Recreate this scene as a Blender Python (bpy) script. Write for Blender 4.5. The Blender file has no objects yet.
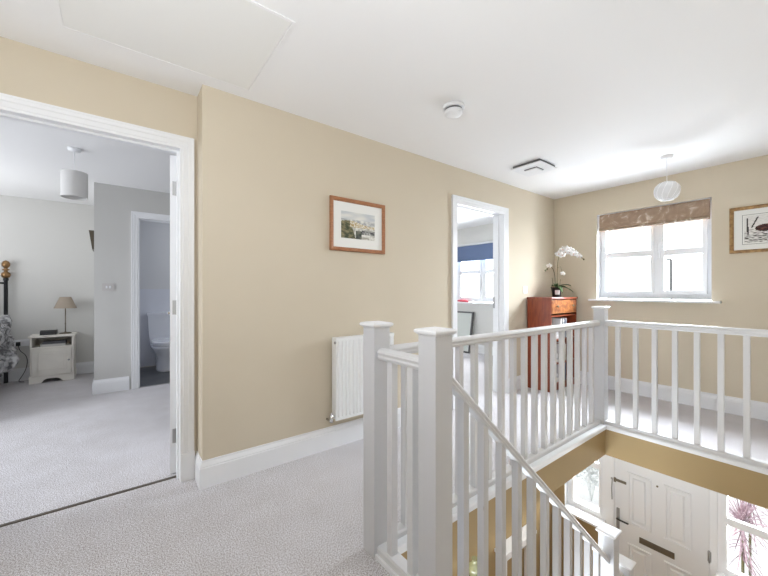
import bpy, bmesh, math, random
from mathutils import Vector, Matrix, noise
S = bpy.context.scene
C = S.collection
PI = math.pi

# ------------------------------------------------------------------ camera
cam_d = bpy.data.cameras.new('camera')
cam = bpy.data.objects.new('camera', cam_d); C.objects.link(cam)
cam_d.sensor_width = 36.0; cam_d.lens = 346.0 / 768 * 36; cam_d.clip_start = 0.02
cam_d.shift_y = 3.0 / 768
cam.location = (0, 0, 1.17)
cam.rotation_euler = (PI / 2, 0, math.radians(52.4) - PI / 2)
S.camera = cam
# ------------------------------------------------------------------ sky, lights, exposure
W = bpy.data.worlds.new('sky'); S.world = W; W.use_nodes = True
bg = W.node_tree.nodes['Background']; bg.inputs[0].default_value = (0.93, 0.97, 1.0, 1); bg.inputs[1].default_value = 2.0
S.view_settings.view_transform = 'Standard'; S.view_settings.look = 'None'
S.view_settings.gamma = 1.0; S.view_settings.use_curve_mapping = False
S.view_settings.exposure = 0.06
S.cycles.max_bounces = 10; S.cycles.diffuse_bounces = 7; S.cycles.sample_clamp_indirect = 6.0

def area(name, loc, to, sx, sy, power, col=(1, 1, 1), spread=180):
    d = bpy.data.lights.new(name, 'AREA'); d.shape = 'RECTANGLE'; d.size = sx; d.size_y = sy
    d.energy = power; d.color = col; d.spread = math.radians(spread)
    o = bpy.data.objects.new(name, d); C.objects.link(o); o.location = loc
    o.rotation_euler = (Vector(to) - Vector(loc)).to_track_quat('-Z', 'Y').to_euler(); return o
# daylight entering each window, standing outside the glass
area('daylight_landing_window', (5.30, 1.25, 1.9), (4.0, 1.2, 0.9), 1.8, 1.0, 210, (0.86, 0.92, 1.0))
area('sky_light_landing_window', (5.0, 1.25, 1.74), (3.5, 1.15, 0.0), 0.95, 0.32, 90, (0.86, 0.92, 1.0), 120)
area('pavement_bounce_landing_window', (5.35, 1.25, 0.95), (3.6, 1.2, 2.3), 1.6, 0.9, 150, (0.86, 0.92, 1.0))
area('daylight_front_door', (5.05, 1.9, -1.15), (3.0, 1.7, -2.2), 0.6, 0.9, 40, (1, 1, 1))
area('daylight_front_door_side', (5.05, 0.4, -1.15), (3.0, 1.0, -2.2), 0.6, 0.9, 40, (1, 1, 1))
area('daylight_front_room', (6.0, 3.9, 1.4), (4.0, 3.7, 1.5), 1.8, 1.4, 520, (0.93, 0.96, 1.0))
area('daylight_bedroom', (-3.3, 3.5, 1.6), (0.0, 3.6, 0.2), 1.3, 1.2, 44, (0.88, 0.93, 1.0), 110)
area('added_fill_bathroom', (1.7, 5.9, 2.2), (0.6, 5.9, 0.8), 0.5, 0.5, 9, (0.86, 0.91, 1.0))  # unseen lamp added inside the bathroom to light the toilet
# added fill lamps, out of view, aimed up to brighten the ceilings
area('added_fill_landing', (-0.8, 0.3, 1.55), (-0.2, 0.5, 2.4), 1.0, 1.0, 40, (0.90, 0.945, 1.0))
area('added_fill_hall', (1.8, 1.7, -1.6), (1.9, 1.7, -0.25), 1.2, 0.8, 66, (0.82, 0.91, 1.0))
area('added_fill_bedroom', (-2.0, 5.2, 1.3), (-1.7, 5.3, 2.4), 1.0, 1.0, 20, (0.95, 0.97, 1.0))

# ------------------------------------------------------------------ materials
MATS = {}
def mat(name, col, rough=0.6, metal=0.0, bump=0.0, bscale=200.0, col2=None, cscale=8.0, spec=0.5, detail=3.0, lo=0.35, hi=0.65, trans=0.0, emis=None, aniso=None, coat=0.0):
    if name in MATS: return MATS[name]
    m = bpy.data.materials.new(name); m.use_nodes = True; nt = m.node_tree; N = nt.nodes; L = nt.links
    b = N['Principled BSDF']; b.inputs['Base Color'].default_value = (*col, 1); b.inputs['Roughness'].default_value = rough
    b.inputs['Metallic'].default_value = metal; b.inputs['Specular IOR Level'].default_value = spec
    b.inputs['Transmission Weight'].default_value = trans; b.inputs['Coat Weight'].default_value = coat
    tc = N.new('ShaderNodeTexCoord'); src = tc.outputs['Object']
    if aniso:
        mp = N.new('ShaderNodeMapping'); mp.inputs['Scale'].default_value = aniso; L.new(src, mp.inputs[0]); src = mp.outputs[0]
    nz = N.new('ShaderNodeTexNoise'); nz.inputs['Scale'].default_value = cscale; nz.inputs['Detail'].default_value = detail; L.new(src, nz.inputs['Vector'])
    if col2:
        r = N.new('ShaderNodeValToRGB'); r.color_ramp.elements[0].position = lo; r.color_ramp.elements[1].position = hi
        r.color_ramp.elements[0].color = (*col, 1); r.color_ramp.elements[1].color = (*col2, 1)
        L.new(nz.outputs['Fac'], r.inputs[0]); L.new(r.outputs[0], b.inputs['Base Color'])
    if bump:
        n2 = N.new('ShaderNodeTexNoise'); n2.inputs['Scale'].default_value = bscale; n2.inputs['Detail'].default_value = 2; L.new(src, n2.inputs['Vector'])
        bp = N.new('ShaderNodeBump'); bp.inputs['Strength'].default_value = bump; bp.inputs['Distance'].default_value = 0.004
        L.new(n2.outputs['Fac'], bp.inputs['Height']); L.new(bp.outputs[0], b.inputs['Normal'])
    if emis:
        b.inputs['Emission Color'].default_value = (*emis[0], 1); b.inputs['Emission Strength'].default_value = emis[1]
    MATS[name] = m; return m

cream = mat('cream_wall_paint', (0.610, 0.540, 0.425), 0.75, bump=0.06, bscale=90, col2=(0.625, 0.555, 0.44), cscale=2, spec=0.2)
shadecream = mat('shaded_cream_hall_paint', (0.40, 0.295, 0.155), 0.75, bump=0.06, bscale=90, spec=0.2)  # cream wall paint darkened, stairwell and hall shade put into the colour
greywhite = mat('pale_grey_wall_paint', (0.66, 0.655, 0.635), 0.8, bump=0.05, bscale=90, spec=0.2)
ceilw = mat('white_ceiling_paint', (0.86, 0.86, 0.865), 0.85, bump=0.05, bscale=60, spec=0.2)
gloss = mat('white_gloss_paint', (0.80, 0.81, 0.83), 0.45, bump=0.02, bscale=40)
hatchw = mat('white_hatch_paint', (0.82, 0.82, 0.805), 0.6)
upvc = mat('white_upvc', (0.86, 0.87, 0.89), 0.3)
tile = mat('pale_bathroom_tile', (0.70, 0.71, 0.74), 0.25)
bathw = mat('cool_bathroom_paint', (0.72, 0.74, 0.82), 0.8)
darktile = mat('dark_bathroom_floor_tile', (0.07, 0.075, 0.08), 0.35, col2=(0.12, 0.12, 0.12), cscale=5)
ceramic = mat('white_ceramic', (0.86, 0.87, 0.89), 0.12, coat=0.5)
chrome = mat('chrome', (0.75, 0.75, 0.75), 0.2, 1.0)
steel = mat('brushed_steel', (0.42, 0.42, 0.42), 0.4, 0.9)
satin = mat('satin_nickel_plate', (0.50, 0.48, 0.47), 0.5, 0.3)
bronze = mat('aged_bronze', (0.20, 0.17, 0.13), 0.45, 0.7)
brass = mat('antique_brass', (0.30, 0.18, 0.085), 0.35, 0.9)
blackm = mat('black_metal', (0.02, 0.02, 0.022), 0.4)
blackp = mat('black_plastic', (0.015, 0.015, 0.017), 0.35)
darkgap = mat('dark_grey_and_gap_shade', (0.10, 0.10, 0.105), 0.6)
radw = mat('white_radiator_enamel', (0.84, 0.85, 0.86), 0.35)
doorw = mat('white_door_paint', (0.80, 0.81, 0.83), 0.35, bump=0.03, bscale=25, aniso=(1, 1, 0.15))
mahog = mat('mahogany', (0.20, 0.035, 0.014), 0.3, col2=(0.30, 0.062, 0.022), cscale=14, aniso=(3, 3, 0.5), coat=0.3)
yew = mat('orange_burr_veneer', (0.20, 0.05, 0.014), 0.4, col2=(0.46, 0.17, 0.045), cscale=30, coat=0.3)
darkwood = mat('dark_cabinet_interior', (0.10, 0.016, 0.012), 0.5)
oak = mat('golden_oak_frame', (0.29, 0.115, 0.045), 0.45, col2=(0.40, 0.17, 0.07), cscale=25, aniso=(1, 1, 4))
gilt = mat('brown_gilt_frame', (0.22, 0.12, 0.045), 0.4, col2=(0.42, 0.25, 0.10), cscale=30, metal=0.2)
mount = mat('cream_mount_card', (0.80, 0.80, 0.77), 0.9)
cushw = mat('cream_cabinet_paint', (0.82, 0.79, 0.73), 0.5, col2=(0.77, 0.74, 0.68), cscale=6)
shade_f = mat('taupe_lampshade', (0.36, 0.30, 0.24), 0.8)
whiteshade = mat('white_linen_lampshade', (0.62, 0.61, 0.60), 0.85, bump=0.2, bscale=300)
navy = mat('navy_roller_blind_cloth', (0.13, 0.18, 0.31), 0.8, bump=0.1, bscale=300)
redc = mat('pinkish_red_cover', (0.55, 0.08, 0.11), 0.5)
petal = mat('white_petal', (0.86, 0.85, 0.83), 0.6)
lip = mat('yellow_pink_lip', (0.62, 0.36, 0.25), 0.6)
leafg = mat('dark_green_leaf', (0.03, 0.07, 0.02), 0.4, col2=(0.06, 0.12, 0.03), cscale=9)
stemg = mat('brown_green_stem', (0.10, 0.09, 0.03), 0.6)
labelw = mat('white_paper_label', (0.75, 0.75, 0.78), 0.7)
pink = mat('pink_striped_leaf', (0.17, 0.09, 0.11), 0.6, col2=(0.34, 0.25, 0.27), cscale=30)
shrubg = mat('silvery_shrub_leaf', (0.42, 0.44, 0.42), 0.7, col2=(0.6, 0.6, 0.6), cscale=12)
yellowg = mat('yellow_green_leaf', (0.45, 0.46, 0.10), 0.7)
pave = mat('pale_paving', (0.62, 0.61, 0.60), 0.9, bump=0.2, bscale=20)
wastebrick = mat('grey_render', (0.5, 0.5, 0.5), 0.9)
throwm = mat('grey_fur_throw', (0.10, 0.10, 0.105), 0.95, bump=0.8, bscale=60, col2=(0.52, 0.52, 0.53), cscale=16, lo=0.38, hi=0.62)
mattw = mat('white_bed_linen', (0.75, 0.75, 0.76), 0.9)
stone = mat('dark_threshold_strip', (0.12, 0.10, 0.08), 0.5, 0.4)
cork = mat('pale_panel_board', (0.60, 0.63, 0.60), 0.6)
balp = mat('shaded_white_woodwork', (0.66, 0.66, 0.67), 0.45, bump=0.02, bscale=40)  # white woodwork greyed, the balustrades' backlit shade is in the colour
glassm = mat('green_glass', (0.22, 0.22, 0.12), 0.1, trans=0.0, coat=0.6)

def carpet_mat():
    m = bpy.data.materials.new('beige_twist_carpet'); m.use_nodes = True; nt = m.node_tree; N = nt.nodes; L = nt.links
    b = N['Principled BSDF']; b.inputs['Roughness'].default_value = 1.0; b.inputs['Specular IOR Level'].default_value = 0.1
    tc = N.new('ShaderNodeTexCoord')
    a = N.new('ShaderNodeTexNoise'); a.inputs['Scale'].default_value = 185; a.inputs['Detail'].default_value = 2; L.new(tc.outputs['Object'], a.inputs[0])
    r = N.new('ShaderNodeValToRGB'); e = r.color_ramp.elements; e[0].position = .40; e[1].position = .58
    e[0].color = (0.36, 0.33, 0.325, 1); e[1].color = (0.77, 0.765, 0.80, 1); L.new(a.outputs[0], r.inputs[0])
    c = N.new('ShaderNodeTexNoise'); c.inputs['Scale'].default_value = 5; c.inputs['Detail'].default_value = 4; L.new(tc.outputs['Object'], c.inputs[0])
    r2 = N.new('ShaderNodeValToRGB'); e = r2.color_ramp.elements; e[0].position = .3; e[1].position = .7
    e[0].color = (0.90, 0.89, 0.88, 1); e[1].color = (1, 1, 1, 1); L.new(c.outputs[0], r2.inputs[0])
    mx = N.new('ShaderNodeMix'); mx.data_type = 'RGBA'; mx.blend_type = 'MULTIPLY'; mx.inputs['Factor'].default_value = 1
    L.new(r.outputs[0], mx.inputs['A']); L.new(r2.outputs[0], mx.inputs['B']); L.new(mx.outputs['Result'], b.inputs['Base Color'])
    bp = N.new('ShaderNodeBump'); bp.inputs['Strength'].default_value = 0.6; bp.inputs['Distance'].default_value = 0.004
    L.new(a.outputs[0], bp.inputs['Height']); L.new(bp.outputs[0], b.inputs['Normal']); return m
carpet = carpet_mat()

def post_mat():   # painted pine with a few knots grinning through
    m = bpy.data.materials.new('painted_pine'); m.use_nodes = True; nt = m.node_tree; N = nt.nodes; L = nt.links
    b = N['Principled BSDF']; b.inputs['Roughness'].default_value = 0.35
    tc = N.new('ShaderNodeTexCoord'); mp = N.new('ShaderNodeMapping'); mp.inputs['Scale'].default_value = (1, 1, 0.55); L.new(tc.outputs['Object'], mp.inputs[0])
    v = N.new('ShaderNodeTexVoronoi'); v.inputs['Scale'].default_value = 5.2; L.new(mp.outputs[0], v.inputs[0])
    r = N.new('ShaderNodeValToRGB'); e = r.color_ramp.elements; e[0].position = .028; e[1].position = .055
    e[0].color = (0.34, 0.28, 0.24, 1); e[1].color = (0.59, 0.595, 0.615, 1); L.new(v.outputs['Distance'], r.inputs[0]); L.new(r.outputs[0], b.inputs['Base Color'])
    return m
post_paint = post_mat()

def glass_mat(name='window_glass'):
    m = bpy.data.materials.new(name); m.use_nodes = True; nt = m.node_tree; N = nt.nodes; L = nt.links
    N.clear(); o = N.new('ShaderNodeOutputMaterial'); t = N.new('ShaderNodeBsdfTransparent'); g = N.new('ShaderNodeBsdfGlossy')
    t.inputs[0].default_value = (0.97, 0.98, 0.98, 1); g.inputs['Roughness'].default_value = 0.02
    mx = N.new('ShaderNodeMixShader'); f = N.new('ShaderNodeLayerWeight'); pw = N.new('ShaderNodeMath'); pw.operation = 'POWER'; pw.inputs[1].default_value = 4.0
    ad = N.new('ShaderNodeMath'); ad.operation = 'MULTIPLY_ADD'; ad.inputs[1].default_value = 0.6; ad.inputs[2].default_value = 0.03
    L.new(f.outputs['Facing'], pw.inputs[0]); L.new(pw.outputs[0], ad.inputs[0]); L.new(ad.outputs[0], mx.inputs[0]); L.new(t.outputs[0], mx.inputs[1]); L.new(g.outputs[0], mx.inputs[2]); L.new(mx.outputs[0], o.inputs[0]); return m
glass = glass_mat()
def sheer_mat(name, col, alpha):
    m = mat(name, col, 0.5); m.node_tree.nodes['Principled BSDF'].inputs['Alpha'].default_value = alpha; return m
frost = sheer_mat('frosted_acrylic', (0.85, 0.86, 0.88), 0.6)

def attr_mat(name):
    m = bpy.data.materials.new(name); m.use_nodes = True; N = m.node_tree.nodes
    a = N.new('ShaderNodeAttribute'); a.attribute_name = 'paint'; m.node_tree.links.new(a.outputs['Color'], N['Principled BSDF'].inputs['Base Color'])
    N['Principled BSDF'].inputs['Roughness'].default_value = 0.8; return m
artm = attr_mat('printed_picture_ink')

def floral_mat():
    m = bpy.data.materials.new('brown_floral_blind_cloth'); m.use_nodes = True; nt = m.node_tree; N = nt.nodes; L = nt.links
    b = N['Principled BSDF']; b.inputs['Roughness'].default_value = 0.9
    tc = N.new('ShaderNodeTexCoord'); a = N.new('ShaderNodeTexNoise'); a.inputs['Scale'].default_value = 9; a.inputs['Detail'].default_value = 3; a.inputs['Distortion'].default_value = 1.6; L.new(tc.outputs['Object'], a.inputs[0])
    r = N.new('ShaderNodeValToRGB'); e = r.color_ramp.elements; e[0].position = .40; e[0].color = (0.30, 0.21, 0.15, 1); e[1].position = .70; e[1].color = (0.66, 0.58, 0.50, 1)
    k = e.new(.56); k.color = (0.37, 0.27, 0.19, 1)
    L.new(a.outputs[0], r.inputs[0]); L.new(r.outputs[0], b.inputs['Base Color']); return m
floral = floral_mat()

# ------------------------------------------------------------------ helpers
class MB:
    def __init__(s): s.bm = bmesh.new()
    def box(s, x0, y0, z0, x1, y1, z1, mi=0):
        vs = [s.bm.verts.new(p) for p in ((x0, y0, z0), (x1, y0, z0), (x1, y1, z0), (x0, y1, z0), (x0, y0, z1), (x1, y0, z1), (x1, y1, z1), (x0, y1, z1))]
        for f in ((0, 3, 2, 1), (4, 5, 6, 7), (0, 1, 5, 4), (1, 2, 6, 5), (2, 3, 7, 6), (3, 0, 4, 7)):
            s.bm.faces.new([vs[i] for i in f]).material_index = mi
        return s
    def loft(s, rings, cap=True, close=True, mi=0, smooth=False):
        R = [[s.bm.verts.new(p) for p in r] for r in rings]; n = len(R[0])
        for a, b in zip(R, R[1:]):
            for i in range(n if close else n - 1):
                f = s.bm.faces.new((a[i], a[(i + 1) % n], b[(i + 1) % n], b[i])); f.material_index = mi; f.smooth = smooth
        if cap and close:
            for r, fl in ((R[0], True), (R[-1], False)):
                try:
                    f = s.bm.faces.new(list(reversed(r)) if fl else r); f.material_index = mi
                except ValueError: pass
        return s
    def prism(s, poly, axis, a0, a1, mi=0, smooth=False):   # poly in the two other axes (in xyz order)
        def P(p, t):
            return {'x': (t, p[0], p[1]), 'y': (p[0], t, p[1]), 'z': (p[0], p[1], t)}[axis]
        return s.loft([[P(p, a0) for p in poly], [P(p, a1) for p in poly]], mi=mi, smooth=smooth)
    def lathe(s, prof, c=(0, 0, 0), n=24, cap=True, smooth=True, sx=1, sy=1, mi=0):
        rings = [[(c[0] + r * sx * math.cos(2 * PI * i / n), c[1] + r * sy * math.sin(2 * PI * i / n), c[2] + z) for i in range(n)] for r, z in prof]
        return s.loft(rings, cap=cap, smooth=smooth, mi=mi)
    def tube(s, pts, r, n=8, cap=True, mi=0, rfun=None):
        pts = [Vector(p) for p in pts]; rings = []; up = Vector((0, 0, 1)); u = None
        for i, p in enumerate(pts):
            d = (pts[min(i + 1, len(pts) - 1)] - pts[max(i - 1, 0)]).normalized()
            if u is None: u = d.cross(up); u = d.cross(Vector((1, 0, 0))) if u.length < 1e-3 else u
            u = (u - d * u.dot(d)).normalized(); v = d.cross(u)
            rr = rfun(i / (len(pts) - 1)) if rfun else r
            rings.append([p + (u * math.cos(2 * PI * k / n) + v * math.sin(2 * PI * k / n)) * rr for k in range(n)])
        return s.loft(rings, cap=cap, smooth=True, mi=mi)
    def cyl(s, p0, p1, r, n=16, mi=0): return s.tube([p0, p1], r, n, mi=mi)
    def ball(s, c, r, n=12, sz=1.0):
        return s.lathe([(max(1e-4, r * math.sin(PI * i / n)), -r * sz * math.cos(PI * i / n)) for i in range(n + 1)], c, n * 2)
    def build(s, name, m, parent=None, bevel=0, seg=1, xf=None, local=False):
        bm = s.bm
        if xf is not None: bm.transform(xf)
        if bevel:
            ed = [e for e in bm.edges if len(e.link_faces) == 2 and e.calc_face_angle(0) > 0.5]
            bmesh.ops.bevel(bm, geom=ed, offset=bevel, segments=seg, affect='EDGES', profile=0.6)
        bmesh.ops.recalc_face_normals(bm, faces=bm.faces)
        me = bpy.data.meshes.new(name); o = bpy.data.objects.new(name, me); C.objects.link(o)
        if parent is not None:
            o.parent = parent
            if not local:
                off = Vector((0, 0, 0)); q = parent
                while q is not None: off += q.location; q = q.parent
                bm.transform(Matrix.Translation(-off))
        bm.to_mesh(me); bm.free()
        for k in (m if isinstance(m, (list, tuple)) else [m]): me.materials.append(k)
        return o
def tag(o, label=None, cat=None, group=None, kind=None):
    for k, v in (('label', label), ('category', cat), ('group', group), ('kind', kind)):
        if v: o[k] = v
    return o
def empty(name, loc, label=None, cat=None, group=None, kind=None, rz=0):
    o = bpy.data.objects.new(name, None); C.objects.link(o); o.location = loc; o.rotation_euler.z = rz; o.empty_display_size = .1
    return tag(o, label, cat, group, kind)
def struct(name, mb, m, label=None, parent=None, **k):
    o = mb.build(name, m, parent, **k)
    if parent is None: tag(o, label, None, None, 'structure')
    return o
def share(name, src, parent, loc):     # another instance of a part
    o = bpy.data.objects.new(name, src.data); C.objects.link(o); o.parent = parent; o.location = loc; return o

def wall(name, axis, a0, a1, u0, u1, z0, z1, holes, mats, fn, label=None):
    """box wall across `axis` (thickness a0..a1), spanning u0..u1; holes = (ua,ub,za,zb); fn(center,normal)->material index"""
    us = sorted({u0, u1, *[h[0] for h in holes], *[h[1] for h in holes]}); zs = sorted({z0, z1, *[h[2] for h in holes], *[h[3] for h in holes]})
    us = [u for u in us if u0 <= u <= u1]; zs = [z for z in zs if z0 <= z <= z1]
    solid = lambda u, z: not any(h[0] < u < h[1] and h[2] < z < h[3] for h in holes) and u0 < u < u1 and z0 < z < z1
    mb = MB(); bm = mb.bm; vc = {}
    def V(a, u, z):
        p = (a, u, z) if axis == 'x' else (u, a, z)
        k = tuple(round(c, 5) for c in p)
        if k not in vc: vc[k] = bm.verts.new(p)
        return vc[k]
    def F(*v): bm.faces.new(v)
    for i in range(len(us) - 1):
        for j in range(len(zs) - 1):
            ua, ub, za, zb = us[i], us[i + 1], zs[j], zs[j + 1]; um, zm = (ua + ub) / 2, (za + zb) / 2
            if not solid(um, zm): continue
            F(V(a0, ua, za), V(a0, ub, za), V(a0, ub, zb), V(a0, ua, zb)); F(V(a1, ua, za), V(a1, ub, za), V(a1, ub, zb), V(a1, ua, zb))
            e = 1e-4
            if not solid(ua - e, zm): F(V(a0, ua, za), V(a1, ua, za), V(a1, ua, zb), V(a0, ua, zb))
            if not solid(ub + e, zm): F(V(a0, ub, za), V(a1, ub, za), V(a1, ub, zb), V(a0, ub, zb))
            if not solid(um, za - e): F(V(a0, ua, za), V(a1, ua, za), V(a1, ub, za), V(a0, ub, za))
            if not solid(um, zb + e): F(V(a0, ua, zb), V(a1, ua, zb), V(a1, ub, zb), V(a0, ub, zb))
    bmesh.ops.recalc_face_normals(bm, faces=bm.faces)
    for f in bm.faces: f.material_index = fn(f.calc_center_median(), f.normal)
    o = mb.build(name, mats); return tag(o, label, None, None, 'structure')

# ------------------------------------------------------------------ room shell
GF = -2.62
# floors: landing / bedroom / front room carpets share one continuous level
fm = MB()
for b in ((-3.0, -2.2, 0.90, 2.53), (0.90, 1.215, 3.345, 2.53), (3.345, -0.4, 4.65, 2.53), (-3.0, 2.53, 2.25, 5.15), (-3.0, 5.15, -0.2, 6.5), (2.25, 2.53, 5.4, 5.6), (4.65, 2.42, 5.4, 2.53)):
    fm.box(b[0], b[1], -0.02, b[2], b[3], 0.0)
struct('floor', fm, carpet, 'beige twist pile carpet on the landing and bedroom')
struct('floor', MB().box(-0.2, 5.15, -0.02, 2.25, 6.5, -0.004), darktile, 'dark tiled bathroom floor')
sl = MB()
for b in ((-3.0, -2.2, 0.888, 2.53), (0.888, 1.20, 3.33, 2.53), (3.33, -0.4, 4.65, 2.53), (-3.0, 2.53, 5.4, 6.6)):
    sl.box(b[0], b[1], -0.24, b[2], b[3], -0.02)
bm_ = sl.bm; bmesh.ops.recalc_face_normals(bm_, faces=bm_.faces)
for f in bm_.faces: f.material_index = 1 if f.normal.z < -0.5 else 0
struct('floor_edge', sl, [shadecream, ceilw], 'cream painted stairwell edge below the landing floor')
struct('floor', MB().box(-1.0, -0.5, GF - 0.1, 5.2, 2.6, GF), mat('hall_floor_oak', (0.30, 0.18, 0.09), 0.4, col2=(0.38, 0.24, 0.13), cscale=5, aniso=(1, 10, 1)), 'wooden hall floor at the foot of the stairs')
struct('ceiling', MB().box(-3.1, -2.2, 2.4, 5.7, 6.6, 2.5), ceilw, 'white flat ceiling above the landing')

wall('wall_left', 'y', 2.29, 2.42, 2.25, 5.7, 0, 2.4, [(2.655, 3.495, -1, 2.06)], [cream, greywhite], lambda c, n: 0 if n.y < -.5 else 1, 'long cream landing wall with picture and radiator')
wall('wall_left', 'y', 2.29, 2.555, 0.40, 2.25, 0, 2.4, [], [cream, greywhite], lambda c, n: 1 if n.y > .5 else 0, 'long cream landing wall, part with picture and radiator')
wall('wall_bedroom', 'y', 2.455, 2.555, -3.0, 0.40, 0, 2.4, [(-0.52, 0.325, -1, 2.065)], [cream, greywhite], lambda c, n: 1 if n.y > .5 else 0, 'set back cream wall around the bedroom doorway')
WIN = (0.734, 1.765, 1.07, 2.098)
def farfn(c, n):
    if n.x < -.5: return 0
    if abs(n.x) < .5 and 4.66 < c.x < 4.94 and c.z < 2.2: return 1
    return 2
wall('wall_far', 'x', 4.65, 4.95, -0.4, 2.29, -0.3, 2.4, [WIN], [cream, gloss, wastebrick], farfn, 'cream end wall with the landing window')
wall('wall_hall_front', 'x', 4.65, 4.95, -0.4, 2.29, GF, -0.3, [(0.705, 1.70, GF - 1, -0.5), (1.70, 2.15, -1.64, -0.5), (0.02, 0.705, -1.66, -0.5)], [shadecream, gloss, wastebrick], farfn, 'cream hall wall around the front door')
wall('wall_hall_side', 'y', 2.29, 2.42, -1.0, 4.95, GF, -0.24, [], [shadecream], lambda c, n: 0, 'cream hall wall under the landing')
wall('wall_right', 'y', -0.5, -0.4, 0.90, 4.95, GF, 2.4, [], [cream], lambda c, n: 0, 'cream wall beside the stairs')
wall('wall_back', 'y', -1.2, -1.1, -1.6, 1.0, 0, 2.4, [], [cream], lambda c, n: 0, 'cream landing wall behind the viewer')
wall('wall_end', 'x', -1.7, -1.6, -1.1, 2.455, 0, 2.4, [], [cream], lambda c, n: 0, 'cream wall closing the landing beyond the bedroom doorway')
wall('wall_back', 'x', 0.90, 1.0, -1.1, -0.5, 0, 2.4, [], [cream], lambda c, n: 0, 'cream landing wall return beside the stairs')
wall('wall_understairs', 'x', -0.1, 0.0, -0.4, 2.29, GF, -0.24, [], [shadecream], lambda c, n: 0, 'cream hall wall under the stairs')
wall('wall_divider', 'x', 2.25, 2.35, 2.42, 6.6, 0, 2.4, [], [greywhite], lambda c, n: 0, 'pale wall between bedroom and front room')
wall('wall_front_room', 'x', 5.4, 5.7, 2.42, 5.7, 0, 2.4, [(3.38, 4.64, 0.95, 2.06)], [greywhite, gloss], lambda c, n: 0 if abs(n.x) > .5 else 1, 'pale grey front room wall with a window')
wall('wall_front_room_side', 'y', 5.6, 5.7, 2.35, 5.4, 0, 2.4, [], [greywhite], lambda c, n: 0, 'pale grey side wall of the front room')
wall('wall_bedroom_back', 'y', 6.5, 6.6, -3.0, 2.25, 0, 2.4, [], [greywhite], lambda c, n: 0, 'pale bedroom wall behind the bedside cabinet')
wall('wall_bathroom', 'y', 5.1, 5.2, -0.21, 2.25, 0, 2.4, [(0.185, 0.985, -1, 2.06)], [mat('shaded_grey_wall_paint', (0.54, 0.535, 0.52), 0.8, bump=0.05, bscale=90, spec=0.2), bathw], lambda c, n: 1 if n.y > .5 else 0, 'grey partition wall around the bathroom doorway')  # partition paint darker than the other bedroom walls to carry its shading
wall('wall_bathroom_side', 'x', -0.21, -0.11, 5.2, 6.5, 0, 2.4, [], [greywhite, bathw], lambda c, n: 1 if n.x > .5 else 0, 'side of the bathroom partition towards the bed')
wall('wall_bedroom_window', 'x', -3.1, -3.0, 2.455, 6.6, 0, 2.4, [(2.85, 4.15, 0.9, 2.1)], [greywhite], lambda c, n: 0, 'pale bedroom wall with a window beyond the bed')
struct('wall_tiling', MB().box(-0.11, 6.485, 0, 2.25, 6.4999, 1.2), tile, 'pale half height tiling behind the toilet')

# ---- skirting boards: one moulded profile swept along straight runs
SK = [(0, 0), (0.018, 0), (0.018, 0.118), (0.015, 0.122), (0.016, 0.128), (0.011, 0.138), (0.006, 0.148), (0.005, 0.160), (0, 0.160)]
def skirt(name, axis, face, sgn, a, b, label, z0=0.0, ma=0, mb_=0):   # ma/mb_: mitres: +1 lengthens the outer edge, -1 shortens it
    r = []
    for t, mt, s in ((a, ma, -1), (b, mb_, 1)):
        r.append([((t + s * mt * d, face + sgn * d, z0 + z) if axis == 'x' else (face + sgn * d, t + s * mt * d, z0 + z)) for d, z in SK])
    return struct(name, MB().loft(r), gloss, label)
skirt('baseboard_left', 'x', 2.29, -1, 0.40, 2.595, 'white moulded skirting below the radiator', ma=1)
skirt('baseboard_left', 'x', 2.29, -1, 3.555, 4.65, 'white moulded skirting behind the mahogany stand', mb_=-1)
skirt('baseboard_corner', 'y', 0.40, -1, 2.29, 2.455, 'short white skirting return beside the bedroom doorway', ma=1)
skirt('baseboard_far', 'y', 4.65, -1, -0.4, 2.29, 'white moulded skirting under the landing window', mb_=-1)
skirt('baseboard_bedroom', 'x', 6.5, -1, -3.0, -0.21, 'white skirting behind the bedside cabinet', mb_=-1)
skirt('baseboard_bathroom_wall', 'x', 5.1, -1, -0.21, 0.11, 'white skirting on the bathroom partition', ma=1)
skirt('baseboard_partition', 'y', -0.21, -1, 5.1, 6.5, 'white skirting along the side of the partition', ma=1, mb_=-1)
skirt('baseboard_front_room', 'y', 5.4, -1, 2.42, 5.6, 'white skirting under the front room window')
skirt('baseboard_right', 'x', -0.4, 1, 3.345, 4.65, 'white skirting on the wall beside the stairwell')

# ---- door casings
AR = [(0, 0), (0.012, 0), (0.012, 0.012), (0.016, 0.018), (0.016, 0.040), (0.020, 0.046), (0.020, 0.062), (0.022, 0.066), (0.022, 0.075), (0, 0.075)]  # (depth, across) from the opening outwards
def casing(name, x0, x1, z1, yf, yb, label, plinth=True, stop=0.05):
    root = tag(empty(name, (x0, yf, 0)), label, None, None, 'structure')
    m = MB()
    def ring(x, z, sx, sz): return [(x + sx * w, yf - d, z + sz * w) for d, w in AR]
    # three mitred runs
    m.loft([ring(x0, 0, -1, 0), ring(x0, z1, -1, 1)]); m.loft([ring(x0, z1, -1, 1), ring(x1, z1, 1, 1)]); m.loft([ring(x1, z1, 1, 1), ring(x1, 0, 1, 0)])
    if plinth:
        m.box(x0 - 0.077, yf - 0.024, 0, x0 + 0.001, yf, 0.17); m.box(x1 - 0.001, yf - 0.024, 0, x1 + 0.077, yf, 0.17)
    m.build('architrave', gloss, root)
    j = MB(); t = 0.018
    j.box(x0 - t, yf, 0, x0, yb, z1 + t); j.box(x1, yf, 0, x1 + t, yb, z1 + t); j.box(x0, yf, z1, x1, yb, z1 + t)
    s0 = yf + stop; s1 = s0 + 0.03
    j.box(x0, s0, 0, x0 + .012, s1, z1); j.box(x1 - .012, s0, 0, x1, s1, z1); j.box(x0 + .012, s0, z1 - .012, x1 - .012, s1, z1)
    j.build('jamb_lining', gloss, root); return root
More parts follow.
